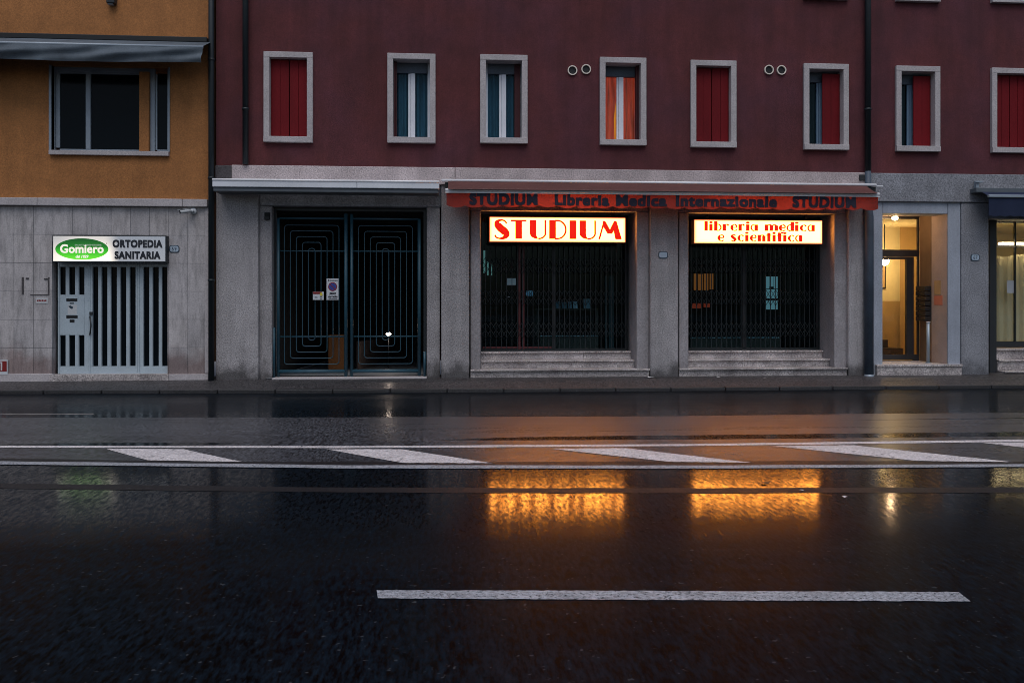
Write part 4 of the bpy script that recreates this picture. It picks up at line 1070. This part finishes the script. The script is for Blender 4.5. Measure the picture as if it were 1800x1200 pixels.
t = thing('framed_picture', (p.x - .2, HY - .03, p.z), 'framed picture on the cream hall wall behind the glazed door', 'picture')
mb = MB(); x1_ = X(1557, HY - .03); z1_, z0_ = Z(1555, 466, HY), Z(1555, 507, HY); mb.box(x1_ - .4, x1_, HY - .04, HY - .01, z0_, z1_); mb.build('frame', 'wood_dark', t)
mb = MB(); mb.box(x1_ - .37, x1_ - .03, HY - .044, HY - .0405, z0_ + .03, z1_ - .03); mb.build('picture', 'tan_wall', t)
# mailboxes on the side wall
p = W(1630, 563, .8)
t = thing('mailbox_column', (XE1 - .05, .82, Z(1630, 562, .82)), 'column of seven dark brass letter boxes beside the glazed door', 'mailboxes')
for k in range(7):
    z1_ = Z(1630, 503 + k * 8.9, .75); z0_ = z1_ - .088
    mb = MB(); mb.box(XE1 - .12, XE1 - .004, .62, 1.0, z0_, z1_); o = mb.build('mailbox', 'door_bronze', t, bevel=.004)
    mb = MB(); mb.box(XE1 - .124, XE1 - .1205, .68, .94, z0_ + .05, z0_ + .068); mb.box(XE1 - .124, XE1 - .1205, .74, .80, z0_ + .02, z0_ + .034); mb.build('slot', 'brass', o)
    mb = MB(); mb.box(XE1 - .11, XE1 - .03, .614, .619, z0_ + .045, z0_ + .06); mb.build('name_card', 'brass', o)
# notices on the reveal wall (facing left)
def side_card(name, y0, y1, zt_, zb_, m, label):
    mb = MB(); mb.box(XE1 - .008, XE1 - .003, y0, y1, zb_, zt_); o = mb.build(name, m); tag(o, label, 'notice'); return o
ya = lambda px: (lambda lo, hi: [(lo := m_, hi)[0] if X(px, (m_ := (lo + hi) / 2)) < XE1 else (lo, hi := m_)[0] for _ in range(40)] and (lo + hi) / 2)(.0, 1.2)
def y_on_reveal(px):
    lo, hi = .0, 2.0
    for _ in range(50):
        m_ = (lo + hi) / 2
        if X(px, m_) < XE1: lo = m_
        else: hi = m_
    return lo
side_card('notice', y_on_reveal(1654), y_on_reveal(1642.5), Z(1648, 493, .3), Z(1648, 518, .3), M['tan_wall'], 'tall yellowed notice on the entrance side wall above the orange one')
o = side_card('notice', y_on_reveal(1657), y_on_reveal(1642), Z(1648, 519.5, .3), Z(1648, 536, .3), M['paper_orange'], 'orange notice on the entrance side wall under the yellowed sheet')
p = W(1631.5, 639, .35)
t = thing('bollard', (p.x, .35, zf), 'slim grey metal post standing on the entrance step before the letter boxes', 'bollard')
zt_ = Z(1631.5, 567, .35)
mb = MB(); mb.tube([(p.x, .35, zf), (p.x, .35, zt_)], .034, 14); mb.build('post', 'steel', t)
mb = MB(); mb.tube([(p.x, .35, zt_), (p.x, .35, zt_ + .015)], .042, 14); mb.build('cap', 'alu', t)
mb = MB(); mb.tube([(p.x, .35, zf), (p.x, .35, zf + .012)], .06, 14); mb.build('base', 'steel', t)
# shop-3 lamps and sheet
p = W(1771, 393, 1.6)
t = thing('ceiling_lamp', (p.x, 1.6, p.z), 'pair of small spot lamps behind the top glass of the curtained shop', 'lamp')
for dx_ in (-.04, .05):
    mb = MB(); mb.sphere((p.x + dx_, 1.6, p.z), .022); mb.build('bulb', 'lamp_warm', t)
t = thing('tube_lamp', (X(1850, .68), .68, Z(1770, 430, .68)), 'glowing tube lamp behind the transom of the curtained shop at the right edge', 'lamp')
mb = MB(); zt_ = Z(1770, 428.6, .68); mb.tube([(X(1756, .68), .68, zt_), (X(1900, .68), .68, zt_)], .030, 8); mb.build('tube', emission('tube_light', (1.0, .74, .40), 22.0 * G), t)
mb = MB(); mb.box(X(1762, .68), X(1900, .68), .66, .70, zt_ + .034, zt_ + .045); mb.build('holder', 'white_paint', t)
card('notice', 1770, 493, 1783, 515, Y3 + .034, 'paper', 'white sheet taped inside the glass of the curtained shop', 'notice', th=.002)

# ================================================================== ochre building on the left
OX0, OX1 = -17.0, X(365.5)
oc = thing('ochre_building', ((X(180)), 0, .15), 'ochre plastered house with pale marble tiled ground floor at the left', 'building')
zm1, zm0 = Z(180, 349, 0), Z(180, 362.5, 0)
m_ = MB(); wx0, wx1 = X(91, .03), X(297, .03); wz0, wz1 = Z(190, 266, .03), Z(190, 117, .03)
wall_with_holes(m_, OX0, OX1 + .07, zm1 - .02, 12, [(wx0, wx1, wz0, wz1)], .03, .40)
m_.add([(OX1 + .07, .03, zm1), (OX1 + .07, 9, zm1), (OX1 + .07, 9, 12), (OX1 + .07, .03, 12)], [(0, 1, 2, 3)])
m_.add([(OX0, .03, 12), (OX1 + .07, .03, 12), (OX1 + .07, 9, 12), (OX0, 9, 12)], [(0, 1, 2, 3)])
m_.add([(OX0, 9, -.1), (OX1, 9, -.1), (OX1, 9, 12), (OX0, 9, 12)], [(0, 1, 2, 3)])
m_.build('wall', 'ochre', oc)
m_ = MB()
for a, c in ((-900, 67), (67.5, 322), (322.5, 365.5)): m_.box(X(a) if a > -800 else OX0, X(c), -.05, .06, zm0, zm1)
m_.build('cornice', M['frame_stone'], oc, bevel=.01)
# marble tiles
mt = bpy.data.materials.new('marble_tiles'); mt.use_nodes = True; n = mt.node_tree.nodes; l = mt.node_tree.links; bs = n['Principled BSDF']
tc = n.new('ShaderNodeTexCoord'); sp = n.new('ShaderNodeSeparateXYZ'); l.new(tc.outputs['Object'], sp.inputs[0]); cb = n.new('ShaderNodeCombineXYZ')
tw = (X(325) - X(57)) * 34 / 268.0; th_ = (Z(180, 363) - Z(180, 661)) / 6
def addn(s, v):
    a = n.new('ShaderNodeMath'); a.operation = 'ADD'; l.new(s, a.inputs[0]); a.inputs[1].default_value = v; return a.outputs[0]
l.new(addn(sp.outputs['X'], X(180) - X(57) + 40 * tw), cb.inputs[0]); l.new(addn(sp.outputs['Z'], .15 - Z(180, 661) + 10 * th_), cb.inputs[1])
br = n.new('ShaderNodeTexBrick'); br.offset = 0; br.squash = 1; br.inputs['Scale'].default_value = 1; br.inputs['Brick Width'].default_value = tw; br.inputs['Row Height'].default_value = th_
br.inputs['Mortar Size'].default_value = .004; br.inputs['Mortar Smooth'].default_value = .3; br.inputs['Color1'].default_value = (.54, .51, .51, 1); br.inputs['Color2'].default_value = (.45, .43, .44, 1); br.inputs['Mortar'].default_value = (.12, .12, .13, 1)
l.new(cb.outputs[0], br.inputs['Vector'])
def nz(scale, sc3, d=6):
    mp_ = n.new('ShaderNodeMapping'); mp_.inputs['Scale'].default_value = sc3; l.new(tc.outputs['Object'], mp_.inputs['Vector'])
    t_ = n.new('ShaderNodeTexNoise'); t_.inputs['Scale'].default_value = scale; t_.inputs['Detail'].default_value = d; t_.inputs['Roughness'].default_value = .65; l.new(mp_.outputs[0], t_.inputs['Vector']); return t_.outputs['Fac']
def rng(s, a, b, lo, hi):
    r_ = n.new('ShaderNodeMapRange'); r_.inputs['From Min'].default_value = a; r_.inputs['From Max'].default_value = b; r_.inputs['To Min'].default_value = lo; r_.inputs['To Max'].default_value = hi; l.new(s, r_.inputs['Value']); return r_.outputs[0]
cur = br.outputs['Color']
for s in (rng(nz(10, (1, 1, .18)), .45, .72, 1.05, .6), rng(nz(1.1, (1, 1, .8)), .35, .7, 1.1, .72), rng(nz(45, (1, 1, 1), 2), .35, .65, .85, 1.12)):
    x_ = n.new('ShaderNodeMix'); x_.data_type = 'RGBA'; x_.blend_type = 'MULTIPLY'; x_.inputs['Factor'].default_value = 1; l.new(cur, x_.inputs['A']); l.new(s, x_.inputs['B']); cur = x_.outputs['Result']
ad_ = n.new('ShaderNodeMath'); ad_.operation = 'MULTIPLY_ADD'; l.new(nz(1.7, (1, 1, 1)), ad_.inputs[0]); ad_.inputs[1].default_value = -1.5; l.new(sp.outputs['Z'], ad_.inputs[2])
x_ = n.new('ShaderNodeMix'); x_.data_type = 'RGBA'; x_.blend_type = 'MULTIPLY'; l.new(rng(ad_.outputs[0], -.55, -.15, .85, 0), x_.inputs['Factor']); l.new(cur, x_.inputs['A']); x_.inputs['B'].default_value = (.52, .40, .38, 1); cur = x_.outputs['Result']   # splashed brown dirt
l.new(cur, bs.inputs['Base Color']); bs.inputs['Roughness'].default_value = .5
bp = n.new('ShaderNodeBump'); bp.inputs['Strength'].default_value = .4; bp.inputs['Distance'].default_value = .006; inv = n.new('ShaderNodeMath'); inv.operation = 'SUBTRACT'; inv.inputs[0].default_value = 1; l.new(br.outputs['Fac'], inv.inputs[1]); l.new(inv.outputs[0], bp.inputs['Height']); l.new(bp.outputs[0], bs.inputs['Normal'])
YT = .04
dx0, dx1 = X(91.5, YT), X(294.5, YT); dz1 = Z(190, 424, YT); zpl = Z(190, 657.5, YT)
m_ = MB(); wall_with_holes(m_, OX0, OX1, Z0, zm0, [(dx0, dx1, Z0, dz1)], YT, .42)
m_.build('tiled_wall', mt, oc)
m_ = MB(); m_.box(OX0, X(91), YT - .035, YT + .1, .1, Z(60, 657, .0)); m_.box(X(295.5), OX1, YT - .03, YT + .1, .1, Z(330, 657.5, 0)); m_.build('plinth', 'frame_stone', oc, bevel=.008)
m_ = MB(); m_.box(X(359.5), OX1 + .005, YT - .03, YT + .02, Z(330, 656, 0), zm0 - .005); m_.build('corner_strip', 'frame_stone', oc, bevel=.006)
m_ = MB(); m_.box(dx0 - .02, dx1 + .02, YT - .05, .5, .1, zpl); m_.build('threshold', 'step', oc, bevel=.006)
# door
YDR = .16
dp = MB()
def dbox(mb, a, b, c, d, yf=YDR, yb=YDR + .05): mb.pbox(a, b, c, d, yf, yb)
T0, T1, B0, B1 = 461, 469, 643.5, 657
fr = MB(); dbox(fr, 101.5, T0, 104.5, B1, YDR - .01)
fr.pbox(156.5, T0, 158.3, B1, YDR - .012, YDR + .05); fr.pbox(241.5, T0, 245, B1, YDR - .012, YDR + .05)
dr = fr.build('metal_door', 'door_paint', oc, bevel=.003)
def leaf(slots, a, c, parts=None):
    mb = MB(); edges = [a] + [v for s in slots for v in s] + [c]
    dbox(mb, a, B0, c, B1); dbox(mb, a, T0, c, T1)
    for s, e in zip(edges[0::2], edges[1::2]):
        if e - s > .3: dbox(mb, s, T1, e, B0)
    return mb
lf = leaf([(105.2, 115.3), (121.3, 131.8), (138.2, 148.3)], 104.7, 156.3)
for (s, e) in ((105.2, 115.3), (121.3, 131.8), (138.2, 148.3)): dbox(lf, s, 518, e, 589.5, YDR + .003, YDR + .05)
l1 = lf.build('door_leaf', 'door_paint', dr, bevel=.003)
l2 = leaf([(162.5, 172.5), (178.3, 188.6), (194.6, 205.3), (211.5, 221.8), (227.8, 238.3)], 158.5, 241.3).build('door_leaf', 'door_paint', dr, bevel=.003)
l3 = leaf([(252, 262.3), (268.2, 279), (284.5, 295)], 245.2, 295).build('door_leaf', 'door_paint', dr, bevel=.003)
m_ = MB(); m_.box(dx0, dx1, YDR + .06, YDR + .07, zpl, dz1); m_.build('pane', 'black_glass', dr)
for a, b, c, d in ((116.5, 524.5, 136, 530), (122.5, 532, 130, 534), (116.5, 554, 136.5, 559.5), (122.5, 561.5, 131, 567)):
    m_ = MB(); m_.pbox(a, b, c, d, YDR - .003, YDR + .002); m_.build('letter_slot', 'black', l1)
m_ = MB(); m_.pbox(106, 524, 147.8, 588, YDR - .002, YDR + .0); m_.build('panel', 'door_paint', l1)
m_ = MB(); m_.pbox(119, 535.5, 135, 552.5, YDR - .0035, YDR - .002); st_ = m_.build('sticker', 'paper', l1)
m_ = MB(); m_.prism([(X(a, YDR), Z(a, b, YDR)) for a, b in ((120, 538), (124, 537), (129, 539.5), (127, 543), (123.5, 541.5))], YDR - .006, YDR - .0036); m_.build('print', 'plate_navy', st_)
m_ = MB(); hx = X(157.5, YDR); hz1, hz0 = Z(160, 556, YDR), Z(160, 588, YDR)
m_.tube([(hx + .00, YDR, hz1), (hx + .03, YDR - .05, hz1 - .03), (hx + .05, YDR - .06, (hz1 + hz0) / 2), (hx + .03, YDR - .05, hz0 + .03), (hx + .0, YDR, hz0)], .014, 8)
m_.pbox(157, 548, 162, 553.5, YDR - .03, YDR); m_.build('handle', 'dark_metal', l2)
# window of the first floor
wn = MB(); yw = .12
wn.box(wx0, X(97, yw), yw, yw + .07, wz0, wz1); wn.box(X(97.4, yw), X(104.5, yw), yw + .01, yw + .07, wz0 + .07, wz1 - .08)
wn.box(X(150.5, yw), X(159, yw), yw, yw + .06, wz0 + .05, wz1 - .08); wn.box(X(104.6, yw), X(247, yw), yw + .005, yw + .06, wz0 + .0, wz0 + .05); wn.box(X(104.6, yw), X(247, yw), yw + .005, yw + .06, wz1 - .12, wz1 - .08)
wn.box(X(264, yw), X(272, yw), yw, yw + .07, wz0, wz1); wn.box(X(273, yw), X(276, yw), yw + .01, yw + .06, wz0 + .05, wz1 - .1); wn.box(X(294, yw), wx1, yw, yw + .07, wz0, wz1); wn.box(X(276, yw), X(294, yw), yw + .01, yw + .06, wz0, wz0 + .06)
wn.box(X(97, yw), X(264, yw), yw, yw + .07, wz1 - .08, wz1)
wn_o = wn.build('window', 'alu_frame', oc, bevel=.004)
m_ = MB(); m_.box(X(247, yw), X(263.6, yw), .05, .35, wz0, wz1 - .08); o = m_.build('pillar', 'ochre', wn_o)
m_ = MB(); m_.box(X(104.6, yw), X(247, yw), yw + .04, yw + .045, wz0 + .05, wz1 - .12); m_.box(X(276, yw), X(294, yw), yw + .04, yw + .045, wz0 + .05, wz1 - .08); m_.build('pane', 'black_glass', wn_o)
m_ = MB(); m_.box(wx0 - .03, wx1 + .01, -.04, .12, Z(190, 273, -.03), wz0); m_.build('sill', 'frame_stone', wn_o, bevel=.008)
m_ = MB(); m_.box(wx0 - .04, wx0, .0, .12, wz0, wz1); m_.box(wx1, wx1 + .02, .0, .12, wz0, wz1); m_.build('trim', 'alu_frame', wn_o)

# --- grey awning above that window
ag = thing('grey_awning', (X(150), -.05, Z(150, 110, -.3)), 'sagging grey rolled awning above the ochre house window', 'awning')
ya_ = -.62; xg1 = X(357, ya_); xg0 = OX0 + 6
m_ = MB(); m_.box(xg0, X(365, -.1), -.16, .03, Z(180, 72, -.1), Z(180, 63, -.1)); m_.build('cassette', 'black', ag, bevel=.01)
m_ = MB(); zb_ = Z(180, 79.5, ya_); m_.tube([(xg0, ya_, zb_), (xg1, ya_, zb_)], .030, 10); m_.build('front_rail', 'alu_frame', ag)
m_ = MB(); m_.grid(lambda u, v: (xg0 + (xg1 - xg0) * u, -.1 + (ya_ + .1) * v, Z(180, 70, -.1) + (zb_ + .02 - Z(180, 70, -.1)) * v), 10, 4); m_.build('canopy', 'fabric_grey', ag)
m_ = MB()
def sag(u, v):
    x = xg0 + (xg1 - xg0) * u; ph = (x - xg1) / 3.0
    dz = .285 + .012 * math.sin(x * 1.7)
    fold = .045 * math.sin(2 * math.pi * ((x - xg1) / 1.9 + v * .9)) * (1 - abs(2 * v - 1)) + .012 * math.sin(x * 7 + v * 5)
    return (x - .02 * v, ya_ - .03 + fold - .03 * math.sin(math.pi * v), zb_ - .01 - dz * v)
m_.grid(sag, 160, 10); m_.build('valance', 'fabric_grey', ag)
# --- pharmacy-like lightbox on the ochre house
YO = -.10
p = W(192, 461, YO)
t = thing('lightbox_sign', (p.x, YO, p.z), 'half lit white sign with green oval and black capitals above the barred metal door', 'sign')
m_ = MB(); z1, z0 = Z(190, 413.5, YO), Z(190, 461.5, YO); m_.box(X(91.5, YO), X(292.5, YO), YO + .006, YO + .16, z0, z1); m_.build('casing', 'pipe', t, bevel=.006)
gm = bpy.data.materials.new('half_lit_acrylic'); gm.use_nodes = True; n = gm.node_tree.nodes; l = gm.node_tree.links; bs = n['Principled BSDF']
bs.inputs['Base Color'].default_value = (.68, .74, .80, 1); bs.inputs['Roughness'].default_value = .4
tc = n.new('ShaderNodeTexCoord'); sp = n.new('ShaderNodeSeparateXYZ'); l.new(tc.outputs['Generated'], sp.inputs[0])
def rng2(s, a, b, lo, hi, kind='SMOOTHSTEP'):
    r_ = n.new('ShaderNodeMapRange'); r_.interpolation_type = kind; r_.inputs['From Min'].default_value = a; r_.inputs['From Max'].default_value = b; r_.inputs['To Min'].default_value = lo; r_.inputs['To Max'].default_value = hi; l.new(s, r_.inputs['Value']); return r_.outputs[0]
def mulm(a, b):
    x_ = n.new('ShaderNodeMath'); x_.operation = 'MULTIPLY'; l.new(a, x_.inputs[0]); l.new(b, x_.inputs[1]); return x_.outputs[0]
lit = mulm(rng2(sp.outputs['X'], .44, .60, 1, .04), rng2(sp.outputs['Z'], 0, 1, 1.25, .38))
lit = mulm(lit, rng2(sp.outputs['X'], 0, .25, .55, 1))
x_ = n.new('ShaderNodeMath'); x_.operation = 'MULTIPLY'; l.new(lit, x_.inputs[0]); x_.inputs[1].default_value = 1.15 * G
bs.inputs['Emission Color'].default_value = (1, .86, .66, 1); l.new(x_.outputs[0], bs.inputs['Emission Strength'])
m_ = MB(); m_.box(X(93.5, YO), X(290.5, YO), YO, YO + .006, z0 + .025, z1 - .02); m_.build('face', gm, t)
gg = bpy.data.materials.new('lit_green_oval'); gg.use_nodes = True; n = gg.node_tree.nodes; l = gg.node_tree.links; bs = n['Principled BSDF']
bs.inputs['Base Color'].default_value = (.01, .10, .02, 1); tc = n.new('ShaderNodeTexCoord'); sp = n.new('ShaderNodeSeparateXYZ'); l.new(tc.outputs['Generated'], sp.inputs[0])
cr = n.new('ShaderNodeValToRGB'); l.new(sp.outputs['Z'], cr.inputs[0]); e = cr.color_ramp.elements
e[0].position = 0; e[0].color = (.14, .72, .03, 1); e[1].position = .95; e[1].color = (.003, .05, .006, 1)
k_ = cr.color_ramp.elements.new(.38); k_.color = (.03, .40, .012, 1); k_ = cr.color_ramp.elements.new(.62); k_.color = (.008, .13, .008, 1)
l.new(cr.outputs[0], bs.inputs['Emission Color']); bs.inputs['Emission Strength'].default_value = 1.15 * G
c = W(144, 437.8, YO); S = 15.85 / 1500
m_ = MB(); m_.prism([(c.x + 44.6 * S * math.cos(2 * math.pi * k / 48), c.z + 18.6 * S * math.sin(2 * math.pi * k / 48)) for k in range(48)], YO - .004, YO); m_.build('oval', gg, t)
M['lit_white'] = emission('lit_white_letters', (1, .93, .84), .95 * G)
tx('Gomiero', 105.8, 429.5, 182.2, 444.5, YO - .004, 'lettering', 'lit_white', t, bold=.030, sp=1.05)
M['dim_white'] = emission('dim_white_letters', (.75, 1, .8), .35 * G)
tx('SALUTE', 131.5, 429.3, 147.8, 432, YO - .006, 'lettering', 'dim_white', t, bold=.02)
tx('BENESSERE', 153.5, 429.3, 178.5, 432, YO - .006, 'lettering', 'dim_white', t, bold=.02)
m_ = MB(); m_.pbox(148.6, 429.3, 152.4, 432, YO - .01, YO - .0065); m_.build('emblem', 'dim_white', t)
tx('dal 1929', 133, 448.3, 155.5, 453.3, YO - .006, 'lettering', 'lit_white', t, bold=.03, shear=.25)
tx('ORTOPEDIA', 198, 421.5, 285.5, 435, YO, 'lettering', 'sign_letter', t, bold=.05, sp=1.12)
tx('SANITARIA', 201.5, 441.8, 282, 455, YO, 'lettering', 'sign_letter', t, bold=.05, sp=1.12)
m_ = disc(X(187.3, YO), Z(187, 428, YO), .007, .011, YO, 14); m_.build('registered_mark', 'sign_letter', t)
plate(306.5, 437.5, 'white plate with blue number 59 on the marble tiles right of the green oval sign', '59')
# --- cctv camera
p = W(341, 371.5, .04)
t = thing('security_camera', (p.x, .04, p.z), 'small white bullet camera under the stone band of the tiled wall', 'camera')
m_ = MB(); m_.tube([(p.x, .04, p.z), (p.x, -.02, p.z)], .058, 16); m_.tube([(p.x, -.02, p.z), (p.x - .02, -.07, p.z - .005)], .030, 10); m_.build('mount', 'white_paint', t)
m_ = MB(); a = Vector((p.x - .02, -.08, p.z)); b_ = a + Vector((-.17, -.08, -.035)); m_.tube([a, b_], .034, 12); bd = m_.build('body', M['paper'], t)
m_ = MB(); d_ = (b_ - a).normalized(); m_.tube([b_, b_ + d_ * .012], .031, 12); m_.build('lens', 'black_glass', bd)
m_ = MB(); m_.add([a + Vector((0, -.03, .037)), a + Vector((0, .035, .037)), b_ + d_ * .04 + Vector((0, .035, .036)), b_ + d_ * .04 + Vector((0, -.03, .036)), a + Vector((0, -.03, .043)), a + Vector((0, .035, .043)), b_ + d_ * .04 + Vector((0, .035, .042)), b_ + d_ * .04 + Vector((0, -.03, .042))],
                  [(0, 1, 2, 3), (4, 7, 6, 5), (0, 4, 5, 1), (2, 6, 7, 3), (1, 5, 6, 2), (3, 7, 4, 0)]); m_.build('sun_shield', M['paper'], bd)
# --- old bracket marks, plaques
t = thing('iron_bracket', (X(63), .03, Z(63, 518)), 'remains of a dark iron frame on the marble tiles left of the door', 'bracket')
m_ = MB()
m_.pbox(38, 487, 41.5, 517, .03, .04); m_.pbox(84, 487, 86.5, 518.5, .03, .04); m_.pbox(53, 517.3, 84, 518.6, .03, .04); m_.pbox(45, 488, 50, 490.5, .025, .04); m_.pbox(77, 489, 83, 491, .025, .04)
m_.build('bars', M['grime'], t)
y = .03
t = card('plaque', 63.3, 524, 84, 532.8, y, 'paper', 'small white plaque with one red line beside the barred metal door', 'plaque', th=.01)
m_ = MB()
for k in range(6): m_.pbox(64.8 + k * 2.9, 527 - .3 * (k % 2), 67 + k * 2.9, 529.6, y - .003, y)
m_.build('red_line', 'paper_red', t)
t = card('wall_sign', -22, 632.5, 13.2, 658, .0, 'white_paint', 'red and white sign low on the tiled wall at the left edge', 'sign', th=.03)
m_ = MB(); m_.pbox(-20.5, 634.5, 11.6, 652.5, -.004, .0); m_.build('red_field', 'paper_red', t)
m_ = MB(); m_.pbox(1.3, 636, 3.8, 651, -.008, -.0042); m_.pbox(-3.5, 636, 1.25, 638, -.008, -.0042); m_.build('lettering', 'white_paint', t)
# --- bracket at the top edge of the ochre wall
p = W(193, 2, .03)
t = thing('wall_bracket', (p.x, .03, p.z), 'dark hooded fitting on the ochre wall at the top edge of the picture', 'fitting')
m_ = MB(); m_.pbox(186, -14, 201, 5.5, -.12, .02); m_.build('hood', 'pipe', t, bevel=.02)
m_ = MB(); m_.pbox(189, 5.7, 198, 8, -.09, -.02); m_.build('bulb_glass', 'alu_frame', t)

# ================================================================== litter
def blob(px, py, r_, m, label, cat, dz=None, on_road=False, grp=None):
    if on_road: c = road(px, py, .006)
    else:
        d = ray(px, py); c = None
        for k in range(4000):
            q_ = CAM + d * (13.5 + k * .001); v_ = (q_.y - kerb_y(q_.x) - .12) / (.6 - kerb_y(q_.x) - .12)
            if q_.z <= KH + .10 * min(1, max(0, v_) * 1.25) + .004: c = q_; break
        c = c or CAM + d * 16
    mb = MB(); n_ = 9; vs = [(c.x, c.y, c.z + r_ * .35)]
    for k in range(n_):
        a = 2 * math.pi * k / n_; rr_ = r_ * random.uniform(.6, 1.15); vs.append((c.x + rr_ * math.cos(a) * 1.5, c.y + rr_ * math.sin(a), c.z + random.uniform(0, .4) * r_))
    mb.add(vs, [(0, k + 1, (k + 1) % n_ + 1) for k in range(n_)])
    o = mb.build('leaf' if cat == 'leaf' else 'paper_scrap', m); tag(o, label, cat, grp)
blob(1143, 663.5, .045, 'litter', 'largest white paper scrap on the pavement below the pier between the bookshops', 'litter')
blob(1262, 663, .022, 'litter', 'small white scrap on the pavement under the right bookshop steps', 'litter')
blob(1344, 664.5, .018, 'litter', 'tiny white scrap under the middle of the right bookshop steps', 'litter')
blob(1657, 659, .016, 'litter', 'tiny white scrap on the pavement below the lit entrance', 'litter')
blob(1485, 873, .018, 'litter', 'pale scrap on the wet road between the two right reflections', 'litter', on_road=True)
blob(1345, 849, .030, 'leaf', 'dark leaf on the wet road in the right sign reflection', 'leaf', on_road=True)
blob(1409, 861, .016, 'litter', 'pale scrap on the dark tar seam in the right sign reflection', 'litter', on_road=True)
